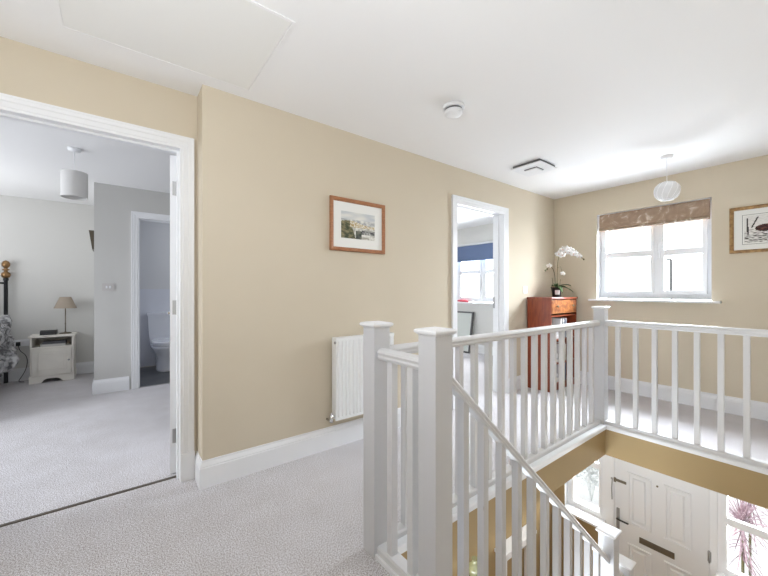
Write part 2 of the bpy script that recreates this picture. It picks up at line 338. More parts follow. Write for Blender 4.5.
door_1 = casing('door_1', -0.50, 0.305, 2.045, 2.455, 2.56, 'white bedroom door casing beside the cream wall corner', stop=0.035)
door_2 = casing('door_2', 2.675, 3.475, 2.04, 2.29, 2.425, 'white front room door casing left of the mahogany stand', plinth=False, stop=0.055)
door_3 = casing('door_3', 0.205, 0.965, 2.045, 5.10, 5.205, 'white bathroom door casing in the bedroom', plinth=False)
MB().box(3.4715, 2.40, 0.97, 3.4765, 2.424, 1.10).build('strike_plate', steel, door_2)
MB().box(0.2035, 5.16, 0.97, 0.2065, 5.19, 1.06).build('strike_plate', steel, door_3)

# bedroom door, swung right back into the bedroom on its three hinges
dl = empty('door_4', (0.303, 2.566, 0), None, None, None, 'structure', rz=-math.radians(10)); dl['label'] = 'white bedroom door folded back with three steel hinges'
m = MB(); m.box(-0.040, 0, 0.008, 0, 0.77, 2.035)
for z0, z1 in ((0.22, 0.95), (1.08, 1.86)):
    for y0, y1 in ((0.11, 0.35), (0.42, 0.66)):
        for (xa, xb) in ((-0.0445, -0.040), (0.0, 0.0045)):
            m.box(xa, y0, z0, xb, y1, z0 + .02); m.box(xa, y0, z1 - .02, xb, y1, z1); m.box(xa, y0, z0, xb, y0 + .02, z1); m.box(xa, y1 - .02, z0, xb, y1, z1)
m.build('door_leaf', gloss, dl, local=True)
for z in (0.20, 1.02, 1.78):
    h = MB(); h.box(-0.026, -0.0022, z, -0.006, 0.0, z + 0.09); h.cyl((-0.001, -0.006, z - .003), (-0.001, -0.006, z + .093), 0.0048, 10)
    for k in range(3): h.cyl((-0.016, -0.0035, z + .018 + k * .027), (-0.016, -0.002, z + .018 + k * .027), 0.0035, 8)
    h.build('hinge', steel, dl, local=True)
hd = MB(); hd.cyl((-0.045, .70, 1.0), (-0.09, .70, 1.0), .009); hd.tube([(-0.088, .70, 1.0), (-0.09, .66, 1.0), (-0.088, .59, .998)], .009, 10); hd.box(-0.045, .68, .93, -.04, .72, 1.08)
hd.build('handle', chrome, dl, local=True)
struct('trim_threshold', MB().box(-0.50, 2.515, 0.0, 0.305, 2.535, 0.005), stone, 'dark metal strip across the bedroom doorway')
struct('trim_threshold', MB().box(0.205, 5.13, -0.004, 0.965, 5.16, 0.004), steel, 'metal strip across the bathroom doorway')

# ------------------------------------------------------------------ loft hatch, ceiling fittings
hh = tag(empty('loft_hatch', (0.22, 1.85, 2.4), 'white square loft hatch in the ceiling above the bedroom doorway', 'hatch'))
m = MB(); x0, x1, y0, y1 = -0.21, 0.645, 1.50, 2.19
m.box(x0, y0, 2.396, x0 + .012, y1, 2.3999); m.box(x1 - .012, y0, 2.395, x1, y1, 2.3999); m.box(x0 + .012, y1 - .012, 2.396, x1 - .012, y1, 2.3999); m.box(x0 + .012, y0, 2.395, x1 - .012, y0 + .012, 2.3999)
m.build('hatch_frame', ceilw, hh)
MB().box(x0 + .014, y0 + .014, 2.397, x1 - .014, y1 - .014, 2.3999).build('hatch_panel', hatchw, hh)

SA = (1.775, 1.545, 2.4)
sm = empty('smoke_alarm', SA, 'round white smoke alarm on the landing ceiling', 'smoke alarm')
MB().lathe([(.066, -.020), (.072, -.016), (.072, 0)], SA, 32).build('base_plate', gloss, sm)
MB().lathe([(.055, -.034), (.055, -.019)], SA, 32).build('vent_ring', darkgap, sm)
m = MB(); m.lathe([(.010, -.066), (.034, -.064), (.052, -.056), (.061, -.045), (.062, -.033), (.050, -.031)], SA, 32); m.lathe([(.009, -.070), (.010, -.064)], (1.74, 1.47, 2.4), 12)
m.build('cover', gloss, sm)

vt = empty('ceiling_vent', (3.25, 1.80, 2.4), 'square white ceiling vent with a dark shadow gap', 'vent')
MB().box(3.105, 1.663, 2.376, 3.395, 1.937, 2.3999).build('housing', darkgap, vt)  # dark colour stands in for the shade above the cover plate
m = MB(); m.box(3.09, 1.648, 2.366, 3.41, 1.952, 2.376); m.build('cover_plate', gloss, vt, bevel=.003)
MB().box(3.185, 1.735, 2.360, 3.315, 1.865, 2.3642).build('inner_gap', darkgap, vt)  # dark slab in place of shade round the inner plate
MB().box(3.192, 1.742, 2.350, 3.308, 1.858, 2.360).build('inner_plate', gloss, vt)

# landing pendant: flattened translucent globe of open petals
pc = (3.966, 0.925)
pl = empty('pendant_light', (*pc, 2.4), 'translucent white globe pendant in front of the landing window', 'pendant light')
MB().lathe([(.028, -.030), (.042, -.022), (.046, -.004), (.046, 0)], (*pc, 2.4), 24).build('ceiling_rose', upvc, pl)
MB().cyl((*pc, 2.37), (*pc, 2.16), .003, 8).build('flex', upvc, pl)
MB().lathe([(.016, -.01), (.018, .03), (.008, .045)], (*pc, 2.12), 16).build('lampholder', upvc, pl)
m = MB()
def ell(r, z): return (r, z)
pr = [(0.045, -.078), (0.070, -.066), (.088, -.042), (.097, -.01), (.096, .02), (.084, .050), (.062, .072), (.032, .085)]
m.lathe(pr, (*pc, 2.08), 36, cap=False)
m.build('globe_shade', frost, pl)
m = MB()
for k in range(12):
    a = 2 * PI * k / 12; m.tube([(pc[0] + (r + .001) * math.cos(a + z * 4), pc[1] + (r + .001) * math.sin(a + z * 4), 2.08 + z) for r, z in pr], .0009, 6)
m.lathe([(.043, -.081), (.049, -.081), (.049, -.074), (.043, -.074), (.043, -.081)], (*pc, 2.08), 36, cap=False)
m.build('shade_rib', upvc, pl)
MB().ball((*pc, 2.075), .028, 10, 1.2).build('bulb', mat('pearl_bulb', (0.85, 0.85, 0.85), 0.3), pl)

# bedroom pendant
bc = (-0.295, 4.0)
pb = empty('pendant_light', (*bc, 2.4), 'white fabric drum pendant in the bedroom', 'pendant light')
MB().lathe([(.020, -.030), (.045, -.020), (.048, 0)], (*bc, 2.4), 24).build('ceiling_rose', upvc, pb)
MB().cyl((*bc, 2.375), (*bc, 2.17), .003, 8).build('flex', upvc, pb)
m = MB(); m.lathe([(.090, 1.975), (.090, 2.192)], (*bc, 0), 36, cap=False); m.lathe([(.088, 1.975), (.088, 2.192)], (*bc, 0), 36, cap=False)
m.lathe([(.088, 1.975), (.0905, 1.975), (.0905, 1.980), (.088, 1.980)], (*bc, 0), 36, cap=False)
for a in (0, 2.1, 4.2): m.tube([(bc[0] + .088 * math.cos(a), bc[1] + .088 * math.sin(a), 2.188), (bc[0] + .015 * math.cos(a), bc[1] + .015 * math.sin(a), 2.16)], .0015, 6)
m.build('drum_shade', whiteshade, pb)
MB().lathe([(.018, 2.09), (.020, 2.13), (.012, 2.175)], (*bc, 0), 16).build('lampholder', upvc, pb)
MB().ball((*bc, 2.065), .027, 10, 1.25).build('bulb', mat('pearl_bulb', (0.85, 0.85, 0.85), 0.3), pb)

# ------------------------------------------------------------------ windows
def frame_ring(m, xf, xb, y0, y1, z0, z1, w, wb=None):
    wb = wb or w
    m.box(xf, y0, z0, xb, y0 + w, z1); m.box(xf, y1 - w, z0, xb, y1, z1); m.box(xf, y0 + w, z1 - w, xb, y1 - w, z1); m.box(xf, y0 + w, z0, xb, y1 - w, z0 + wb)
# window 1
w1 = tag(empty('window_1', (4.76, 1.25, 1.07)), 'white four pane landing window under a brown blind', None, None, 'structure')
m = MB(); frame_ring(m, 4.76, 4.83, .734, 1.765, 1.085, 2.098, .045, .06); m.box(4.76, 1.16, 1.145, 4.83, 1.222, 2.053)
m.build('window_frame', upvc, w1, bevel=.003)
m = MB(); frame_ring(m, 4.735, 4.80, 1.222, 1.72, 1.14, 2.053, .026, .026); m.box(4.74, 1.248, 1.563, 4.79, 1.694, 1.628); m.build('sash', upvc, w1, bevel=.003)
m = MB(); frame_ring(m, 4.728, 4.80, .779, 1.16, 1.14, 2.053, .034, .034); m.box(4.733, .813, 1.555, 4.79, 1.126, 1.620); m.build('sash', upvc, w1, bevel=.003)
m = MB(); m.box(4.70, 1.165, 1.53, 4.728, 1.185, 1.60); m.box(4.694, 1.168, 1.585, 4.712, 1.182, 1.69); m.build('window_handle', gloss, w1)
MB().box(4.775, .79, 1.15, 4.781, 1.71, 2.04).build('pane', glass, w1)
m = MB(); m.box(4.565, .66, 1.05, 4.76, 1.832, 1.070); m.build('window_sill', gloss, w1, bevel=.006)
# roman blind inside the reveal
rb = empty('roman_blind', (4.70, 1.25, 2.09), 'brown floral roman blind gathered at the top of the landing window', 'blind')
pts = []
prof = [(4.688, 2.094), (4.676, 2.06), (4.672, 2.00), (4.676, 1.945), (4.664, 1.925), (4.672, 1.915), (4.662, 1.905), (4.668, 1.890), (4.700, 1.892), (4.705, 2.094)]
MB().prism(prof, 'y', .755, 1.745).bm.free()
m = MB(); m.loft([[(x, y, z) for x, z in prof] for y in (.752, 1.748)]); m.build('cloth', floral, rb, bevel=.002)
MB().box(4.664, .752, 1.897, 4.670, 1.748, 1.905).build('hem_batten', mat('pale_batten_cloth', (.74, .72, .70), .8), rb)
MB().box(4.690, .75, 2.075, 4.72, 1.75, 2.0975).build('headrail', gloss, rb)

# front room window
w2 = tag(empty('window_2', (5.5, 4.0, .95)), 'white front room window seen through the open doorway', None, None, 'structure')
m = MB(); frame_ring(m, 5.47, 5.54, 3.38, 4.64, .96, 2.06, .06, .06)
for y in (4.03,): m.box(5.47, y - .045, 1.02, 5.54, y + .045, 2.0)
m.build('window_frame', upvc, w2, bevel=.003)
for a, b in ((3.44, 3.985), (4.075, 4.58)):
    m = MB(); frame_ring(m, 5.455, 5.51, a, b, 1.02, 2.0, .035); m.box(5.455, a + .035, 1.50, 5.50, b - .035, 1.565); m.build('sash', upvc, w2)
MB().box(5.49, 3.44, 1.03, 5.496, 4.58, 2.0).build('pane', glass, w2)
MB().box(5.36, 3.32, .925, 5.47, 4.70, .9499).build('window_sill', gloss, w2, bevel=.005)
bl = empty('roller_blind', (5.42, 4.0, 2.06), 'navy blue roller blind half way down the front room window', 'blind')
m = MB(); m.box(5.395, 3.34, 1.755, 5.397, 4.68, 2.05); m.build('cloth', navy, bl)
MB().cyl((5.393, 3.34, 1.757), (5.393, 4.68, 1.757), .009, 10).build('bottom_bar', navy, bl)
MB().cyl((5.375, 3.33, 2.065), (5.375, 4.69, 2.065), .020, 14).build('roller_tube', gloss, bl)
# leaning panel, red item on sill
lp = empty('panel_board', (5.3, 4.5, 0), 'pale board in a dark frame leaning below the front room window', 'board')
m = MB(); Y0, Y1 = 4.16, 4.95
def lean(z): return 5.22 + z * .15
m.loft([[(lean(z), y, z) for y, z in ((Y0 + .02, .03), (Y1 - .02, .03), (Y1 - .02, .745), (Y0 + .02, .745))], [(lean(z) + .012, y, z) for y, z in ((Y0 + .02, .03), (Y1 - .02, .03), (Y1 - .02, .745), (Y0 + .02, .745))]])
m.build('board', cork, lp)
m = MB()
for (ya, yb, za, zb) in ((Y0, Y0 + .025, 0, .77), (Y1 - .025, Y1, 0, .77), (Y0 + .025, Y1 - .025, 0, .03), (Y0 + .025, Y1 - .025, .745, .77)):
    m.loft([[(lean(z) - .008, y, z) for y, z in ((ya, za), (yb, za), (yb, zb), (ya, zb))], [(lean(z) + .028, y, z) for y, z in ((ya, za), (yb, za), (yb, zb), (ya, zb))]])
m.build('board_frame', darkgap, lp)
rd = empty('red_sill_object', (5.40, 4.45, .95), 'small folded pinkish red umbrella on the front room sill', 'umbrella')
m = MB(); m.tube([(5.41, 4.60, .975), (5.41, 4.52, .978), (5.41, 4.40, .975), (5.41, 4.34, .962)], .02, 10, rfun=lambda t: .016 + .011 * math.sin(PI * t)); m.build('folded_cloth', redc, rd)
MB().tube([(5.41, 4.34, .962), (5.41, 4.25, .960)], .006, 8).build('handle', mount, rd)

# ------------------------------------------------------------------ hall: front door and side windows
X = 4.74
d5 = tag(empty('door_5', (X, 1.19, GF)), 'white panelled front door with bronze letter plate in the hall', None, None, 'structure')
m = MB(); m.box(X - .01, 1.612, GF, X + .08, 1.70, -.5); m.box(X - .01, .705, GF, X + .08, .763, -.5); m.box(X - .01, .763, -.58, X + .08, 1.612, -.5)
m.build('door_frame', upvc, d5, bevel=.004)
leaf = MB(); leaf.box(X, .766, GF + .01, X + .05, 1.609, -.585)
def panel(m, ya, yb, za, zb):   # raised moulding ring and fielded centre
    t = .022
    for a, b, c, d in ((ya, yb, zb - t, zb), (ya, yb, za, za + t), (ya, ya + t, za + t, zb - t), (yb - t, yb, za + t, zb - t)):
        m.prism([(X + .001, c), (X - .016, c + .006), (X - .016, d - .006), (X + .001, d)] if (b - a) > (d - c) else [(X + .001, c), (X - .012, c), (X - .012, d), (X + .001, d)], 'y', a, b)
    o = .05
    m.loft([[(X + .001, ya + o, za + o), (X + .001, yb - o, za + o), (X + .001, yb - o, zb - o), (X + .001, ya + o, zb - o)], [(X - .014, ya + o + .015, za + o + .015), (X - .014, yb - o - .015, za + o + .015), (X - .014, yb - o - .015, zb - o - .015), (X - .014, ya + o + .015, zb - o - .015)]])
for ya, yb in ((.905, 1.13), (1.245, 1.475)):
    panel(leaf, ya, yb, -1.545, -.74 if False else -.965 + .02); panel(leaf, ya, yb, -2.42, -1.775)
leaf.build('door_leaf', doorw, d5)
m = MB(); m.box(X - .010, 1.04, -1.712, X, 1.355, -1.648); m.box(X - .016, 1.06, -1.702, X - .010, 1.335, -1.658); m.build('letter_plate', bronze, d5, bevel=.002)
m = MB(); m.box(X - .010, 1.553, -1.69, X, 1.583, -1.42); m.cyl((X, 1.568, -1.53), (X - .05, 1.568, -1.53), .010, 12); m.build('handle_plate', steel, d5, bevel=.002)
MB().tube([(X - .048, 1.568, -1.53), (X - .052, 1.53, -1.531), (X - .048, 1.45, -1.534)], .0095, 10).build('lever_handle', blackm, d5)
MB().cyl((X, 1.19, -.995), (X - .008, 1.19, -.995), .010, 16).build('peephole', bronze, d5)
m = MB(); m.box(X - .012, 1.485, -1.105, X, 1.60, -1.078); m.box(X - .014, 1.59, -1.12, X, 1.612, -1.07); m.build('restrictor_slide', bronze, d5)
m = MB(); m.tube([(X - .016, 1.625, -1.09), (X - .018, 1.632, -1.2), (X - .016, 1.628, -1.34)], .006, 8); m.box(X - .02, 1.618, -1.10, X - .01, 1.64, -1.08); m.build('restrictor_arm', steel, d5)
m = MB(); m.box(X - .014, .748, -1.56, X - .002, .776, -1.46); m.cyl((X - .014, .763, -1.57), (X - .014, .763, -1.45), .007, 10); m.build('hinge', steel, d5)
def sidewin(name, y0, y1, z0, z1, tz, label, sill):
    w = tag(empty(name, (X, (y0 + y1) / 2, z0)), label, None, None, 'structure')
    m = MB(); frame_ring(m, X, X + .07, y0, y1, z0, z1, .05, .045); m.build('window_frame', upvc, w, bevel=.003)
    m = MB(); frame_ring(m, X - .015, X + .04, y0 + .05, y1 - .05, z0 + .045, z1 - .05, .022, .022); m.box(X - .01, y0 + .072, tz - .035, X + .03, y1 - .072, tz + .035); m.build('sash', upvc, w)
    MB().box(X + .012, y0 + .06, z0 + .06, X + .018, y1 - .06, z1 - .06).build('pane', glass, w)
    MB().box(4.55, y0 - sill[0], z0 - .028, X, y1 + sill[1], z0 - .0001).build('window_sill', gloss, w, bevel=.005)
sidewin('window_3', 1.70, 2.15, -1.64, -.5, -1.01, 'white side window left of the front door', (-.005, -.005))
sidewin('window_4', .02, .705, -1.62, -.5, -1.085, 'white side window right of the front door', (0, -.0))

# white console with ornament in the hall
cs = empty('console_table', (3.3, 2.1, GF), 'white console table against the hall wall below the landing', 'table')
m = MB(); m.box(3.30, 2.15, -1.71, 3.95, 2.285, -1.675); m.build('table_top', gloss, cs, bevel=.004)
m = MB(); m.box(3.32, 2.165, -1.77, 3.93, 2.28, -1.71); m.build('apron', gloss, cs, bevel=.003)
for x in (3.32, 3.89):
    for y in (2.165, 2.24): MB().box(x, y, GF, x + .04, y + .04, -1.77).build('leg', gloss, cs)
VZ = (2.76, 2.13, -1.62)
sd = empty('plant_stand', (2.76, 2.13, GF), 'dark round topped stand under the green vase in the hall', 'stand')
MB().lathe([(.11, -.025), (.13, -.02), (.13, -.006), (.125, -.0005)], VZ, 28).build('stand_top', blackp, sd)
for k in range(3):
    a = 2.1 * k; MB().tube([(2.76 + .08 * math.cos(a), 2.13 + .08 * math.sin(a), -1.64), (2.76 + .04 * math.cos(a), 2.13 + .04 * math.sin(a), -2.1), (2.76 + .12 * math.cos(a), 2.13 + .12 * math.sin(a), GF)], .01, 8).build('leg', blackp, sd)
gl = empty('glass_vase', VZ, 'round green glass vase in the hall seen between the stair balusters', 'vase')
MB().lathe([(.03, 0), (.045, .004), (.065, .03), (.078, .07), (.068, .11), (.045, .14), (.028, .16), (.034, .185)], VZ, 28).build('vase_body', glassm, gl)

# ------------------------------------------------------------------ staircase
st = empty('staircase', (0.9, 0.25, GF), 'straight carpeted staircase descending to the hall', 'staircase')
RISE, GO = 2.62 / 13, .217
for k in range(12):
    z = -RISE * (k + 1); x = .90 + GO * k
    m = MB(); m.box(x, -.395, z - .03, x + GO + .02, .872, z); m.box(x, -.395, z - RISE, x + .02, .872, z - .03) if False else None
    m.box(x + GO, -.395, z - RISE, x + GO + .02, .872, z - .03)
    m.build('step', carpet, st)
MB().box(.893, -.395, -RISE, .90, .86, -.0201).build('riser', carpet, st)
sx0, sx1 = .98, 3.45; pz = lambda x: -.93 * (x - .93)
m = MB(); m.loft([[(sx0, y, pz(sx0) - .24), (sx1, y, pz(sx1) - .24), (sx1, y, pz(sx1) + .05), (sx0, y, pz(sx0) + .05)] for y in (.874, .914)])
m.build('string', gloss, st)

# ------------------------------------------------------------------ newel posts
def newel(x0, y0, z0, z1, label, s=.085, name='newel_post'):
    t = empty(name, (x0 + s / 2, y0 + s / 2, z0), label, 'newel post', 'white newel posts')
    MB().box(x0, y0, z0, x0 + s, y0 + s, z1 - .024).build('post', post_paint, t, bevel=.003)
    c = MB(); x, y = x0 + s / 2, y0 + s / 2; R = []
    for hw, z in ((s / 2 + .002, z1 - .0245), (s / 2 + .004, z1 - .022), (s / 2 + .012, z1 - .015), (s / 2 + .013, z1 - .008), (s / 2 + .008, z1 - .003), (s / 2 - .006, z1)):
        R.append([(x - hw, y - hw, z), (x + hw, y - hw, z), (x + hw, y + hw, z), (x - hw, y + hw, z)])
    c.loft(R); c.build('cap', gloss, t, bevel=.0015); return t
newel(.888, 1.222, 0.0, 1.031, 'white square newel post nearest the radiator')
newel(.888, .855, -.45, 1.033, 'large white newel post at the head of the stairs with knot marks', .088)
newel(3.322, 1.205, 0.0, 1.037, 'white newel post at the far corner of the stairwell, under the window')
newel(2.500, .852, -2.2, -.385, 'white newel post where the descending handrail ends', .09)
newel(2.785, .854, GF, -.725, 'lowest white newel post, beside the front door', .082)

# ------------------------------------------------------------------ balustrades
HR = [(-.029, .002), (-.024, -.010), (-.026, -.018), (-.020, -.030), (.020, -.030), (.026, -.018), (.024, -.010), (.029, .002), (.025, .011), (.014, .017), (0, .019), (-.014, .017), (-.025, .011)]
ZR = .898
def rail(m, p0, p1):
    p0, p1 = Vector(p0), Vector(p1); d = (p1 - p0); side = Vector((-d.y, d.x, 0)).normalized()
    m.loft([[p + side * a + Vector((0, 0, b)) for a, b in HR] for p in (p0, p1)]); return m
def bal_src(h, s=.032):
    return MB().box(-s / 2, -s / 2, 0, s / 2, s / 2, h)
def straight(axis, c, a, b, pos, label, base_out, name='balustrade'):
    mid = (a + b) / 2; loc = (mid, c, 0) if axis == 'x' else (c, mid, 0)
    t = empty(name, loc, label, 'balustrade', 'white balustrades round the stairwell')
    P = (lambda u, v, z: (u, v, z)) if axis == 'x' else (lambda u, v, z: (v, u, z))
    rail(MB(), P(a, c, ZR), P(b, c, ZR)).build('handrail', balp, t)
    # moulded base rail and nosing board
    m = MB(); w = [(-.03, .018), (-.03, .040), (-.024, .048), (.024, .048), (.03, .040), (.03, .018)]
    m.loft([[P(u, c + k[0], k[1]) for k in w] for u in (a, b)]); m.build('base_rail', balp, t)
    src = None
    for u in pos:
        lc = Vector(P(u, c, .047)) - Vector(loc)
        if src is None:
            src = bal_src(ZR - .029 - .047).build('baluster', balp, t, local=True, bevel=.002); src.location = lc
        else: share('baluster', src, t, lc)
    return t
straight('x', 1.262, .973, 3.322, [3.322 - .1315 * k - .115 for k in range(17)], 'long white balustrade between the radiator newel and the corner newel', 0)
straight('y', 3.365, -.398, 1.205, [1.205 - .09 - .1265 * k for k in range(12)], 'white balustrade in front of the landing window wall', 0)
straight('y', .932, .943, 1.222, [1.152, 1.022], 'short white balustrade between the two nearest newels', 0)
# nosing boards round the opening (setting)
nb = MB(); nz = [(-.012, -.016), (-.012, .010), (-.006, .018), (.11, .018), (.11, 0), (0.0, 0), (0, -.016)]
nb.loft([[(u, 1.20 + a, b) for a, b in nz] for u in (.973, 3.33)]); nb.loft([[(3.33 + a, v, b) for a, b in nz] for v in (-.398, 1.20)])
nb.box(3.33, 1.20, 0, 3.44, 1.31, .0178)
nb.box(.892, .943, -.016, .972, 1.222, .018)
struct('trim_1', nb, gloss, 'white moulded nosing board round the stairwell edge')

# stair balustrade
sb = empty('stair_balustrade', (1.7, .899, -1.0), 'white stair balustrade descending from the largest newel', 'balustrade')
hz = lambda x: .808 - .93 * (x - 1.034)
m = MB(); rail(m, (.976, .899, hz(.976)), (2.502, .899, hz(2.502))); m.build('handrail', balp, sb)
m = MB(); rail(m, (2.59, .899, hz(2.59)), (2.80, .899, hz(2.80))); m.build('handrail', balp, sb)
m = MB()
m.loft([[(x, .869, pz(x) + .05), (x, .929, pz(x) + .05), (x, .929, pz(x) + .085), (x, .869, pz(x) + .085)] for x in (.976, 2.50)]); m.build('base_rail', balp, sb)
for k in range(12):
    x = 1.09 + .1275 * k
    if x > 2.49: break
    h = .016
    b = MB(); b.loft([[(x - h, .899 - h, pz(x - h) + .08), (x + h, .899 - h, pz(x + h) + .08), (x + h, .899 + h, pz(x + h) + .08), (x - h, .899 + h, pz(x - h) + .08)],
                      [(x - h, .899 - h, hz(x - h) - .026), (x + h, .899 - h, hz(x + h) - .026), (x + h, .899 + h, hz(x + h) - .026), (x - h, .899 + h, hz(x - h) - .026)]])
    b.build('baluster', post_paint, sb, bevel=.002)
MB().box(2.67, .883, pz(2.685) + .05, 2.702, .915, hz(2.685) - .03).build('baluster', post_paint, sb)

# ------------------------------------------------------------------ radiator
ra = empty('radiator', (1.5, 2.22, 0), 'white panel radiator on the long landing wall', 'radiator')
rx0, rx1, rz0, rz1 = 1.257, 1.80, .226, .823
m = MB()
poly = [(rx0, 2.206)]; n = 16; wdt = (rx1 - rx0 - .03) / n
for k in range(n):
    a = rx0 + .015 + k * wdt
    poly += [(a + .004, 2.206), (a + .010, 2.199), (a + wdt - .010, 2.199), (a + wdt - .004, 2.206)]
poly += [(rx1, 2.206), (rx1, 2.216), (rx0, 2.216)]
m.prism(poly, 'z', rz0 + .02, rz1 - .02); m.box(rx0, 2.200, rz0, rx1, 2.216, rz0 + .02); m.box(rx0, 2.200, rz1 - .02, rx1, 2.216, rz1)
m.build('front_panel', radw, ra)
m = MB(); m.box(rx0, 2.250, rz0, rx1, 2.262, rz1); m.box(rx0, 2.216, rz0 + .01, rx0 + .004, 2.25, rz1 - .002); m.box(rx1 - .004, 2.216, rz0 + .01, rx1, 2.25, rz1 - .002)
for k in range(18):
    a = rx0 + .03 + k * .0285; m.box(a, 2.216, rz0 + .05, a + .002, 2.25, rz1 - .05)
m.build('rear_panel', radw, ra)
m = MB()
m.box(rx0, 2.198, rz1, rx1, 2.262, rz1 + .004)
m.build('top_grille', radw, ra)
MB().cyl((rx0 - .001, 2.208, rz1 - .03), (rx0 - .010, 2.208, rz1 - .03), .010, 12).build('bleed_plug', steel, ra)
m = MB(); m.cyl((rx0 + .01, 2.222, rz0 + .025), (rx0 - .025, 2.222, rz0 + .025), .010, 12); m.cyl((rx0 - .028, 2.222, rz0 - .01), (rx0 - .028, 2.222, rz0 + .045), .013, 14); m.cyl((rx0 - .028, 2.222, rz0 + .045), (rx0 - .028, 2.222, rz0 + .06), .008, 12)
m.cyl((rx0 - .028, 2.222, rz0 - .004), (rx0 - .028, 2.291, rz0 - .004), .0075, 10)
m.build('valve', chrome, ra)
m = MB()
for x in (1.35, 1.66): MB().box(x, 2.262, .35, x + .03, 2.29, .70).build('bracket', radw, ra)

# ------------------------------------------------------------------ framed pictures
def art(name, m_, parent, W_, H_, nx, ny, fn, place):
    bm = bmesh.new(); lay = bm.loops.layers.float_color.new('paint')
    g = [[bm.verts.new(place(W_ * i / nx, H_ * j / ny)) for i in range(nx + 1)] for j in range(ny + 1)]
    for j in range(ny):
        for i in range(nx):
            f = bm.faces.new((g[j][i], g[j][i + 1], g[j + 1][i + 1], g[j + 1][i])); c = fn((i + .5) / nx, (j + .5) / ny)
            for l in f.loops: l[lay] = (*c, 1)
    o = MB(); o.bm.free(); o.bm = bm; return o.build(name, m_, parent)
def nse(x, y, z=0): return noise.noise(Vector((x, y, z)))
def mixc(a, b, t): t = max(0, min(1, t)); return tuple(p + (q - p) * t for p, q in zip(a, b))
def harbour(u, v):     # a bright riverside village in muted ink and wash
    paper = (.74, .73, .68); n = nse(u * 9, v * 9) + .5 * nse(u * 23, v * 23, 3)
    if v > .72: return mixc(paper, (.42, .47, .52), .35 + .6 * nse(u * 3, v * 8, 5))
    hill = .60 + .07 * math.sin(u * 5 + .4)
    if v > hill: return mixc((.33, .35, .36), paper, n + .5)
    if v > .42 and u > .25:
        c = mixc((.40, .28, .11), (.55, .47, .30), n + .5)
        return c if nse(u * 30, v * 24, 9) > -.12 else (.75, .72, .64)
    if u < .30 + .25 * (.5 - v): 
        return mixc((.05, .06, .03), (.28, .24, .13), n + .35)
    if v < .32 and .42 < u < .60: return mixc((.05, .06, .05), (.2, .2, .15), n + .3)
    if .20 < v < .36 and u > .6 and v < .40 - .25 * (u - .6) + .05: return mixc((.06, .06, .06), (.6, .6, .56), n + .4)
    return mixc((.72, .71, .66), (.36, .35, .30), n * 1.6 + .25)
def moor(u, v):        # a dark beached boat between mooring posts, pen and ink
    paper = (.78, .77, .74); n = nse(u * 26, v * 26)
    d = ((u - .28) / .13) ** 2 + ((v - .52) / .13) ** 2
    if d < 1: return mixc((.012, .006, .005), (.18, .06, .045), n + .3)
    if ((u - .44) / .10) ** 2 + ((v - .56) / .09) ** 2 < 1: return mixc((.22, .05, .04), (.5, .3, .25), n + .4)
    for x0, x1, a, b in ((.05, .04, .30, .92), (.10, .19, .55, .95), (.60, .66, .45, .7), (.80, .78, .5, .9)):
        if a < v < b and abs(u - (x0 + (x1 - x0) * (v - a) / (b - a))) < .012: return (.05, .045, .04)
    if v < .36: return mixc((.07, .06, .055), paper, nse(u * 16, v * 40, 4) * 2.2 + .62)
    if v < .50: return mixc((.30, .29, .27), paper, n + .75)
    return mixc((.62, .62, .60), paper, n + .8)
# landing picture
pc1 = empty('framed_picture', (1.505, 2.27, 1.475), 'oak framed village print on the long landing wall above the radiator', 'picture')
def fbars(m, P, W_, H_, w, d0, d1):
    prof = [(0, d0), (0, d1 * .8), (w * .25, d1), (w * .7, d1 * .85), (w, d1 * .45), (w, d0)]
    cor = [(0, 0, 1, 1), (W_, 0, -1, 1), (W_, H_, -1, -1), (0, H_, 1, -1), (0, 0, 1, 1)]
    for a, b in zip(cor, cor[1:]):
        m.loft([[P(c[0] + c[2] * q, c[1] + c[3] * q, d) for q, d in prof] for c in (a, b)])
P1 = lambda u, v, d=0: (1.25 + u, 2.289 - d, 1.475 + v)
m = MB(); fbars(m, P1, .512, .406, .030, 0, .022); m.build('frame', oak, pc1)
m = MB(); a_, b_ = P1(.028, .028, .002), P1(.484, .378, .008); m.box(a_[0], b_[1], a_[2], b_[0], a_[1], b_[2]); m.build('mount', mount, pc1)
art('print', artm, pc1, .316, .206, 64, 42, harbour, lambda u, v: P1(.095 + u, .102 + v, .0085))
# far wall picture
pc2 = empty('framed_picture', (4.63, .25, 1.525), 'brown framed ink drawing of a dark boat right of the landing window', 'picture')
P2 = lambda u, v, d=0: (4.649 - d, .606 - u, 1.525 + v)
m = MB(); fbars(m, P2, .66, .432, .030, 0, .022); m.build('frame', gilt, pc2)
m = MB(); a_, b_ = P2(.028, .028, .002), P2(.632, .404, .008); m.box(b_[0], b_[1], a_[2], a_[0], a_[1], b_[2]); m.build('mount', mount, pc2)
m = MB(); 
for (ua, va, ub, vb) in ((.085, .078, .575, .081), (.085, .351, .575, .354), (.085, .081, .088, .351), (.572, .081, .575, .351)):
    a_, b_ = P2(ua, va, .008), P2(ub, vb, .0088); m.box(b_[0], b_[1], a_[2], a_[0], a_[1], b_[2])
m.build('mount_line', darkgap, pc2)
art('drawing', artm, pc2, .462, .248, 96, 52, moor, lambda u, v: P2(.099 + u, .092 + v, .0085))

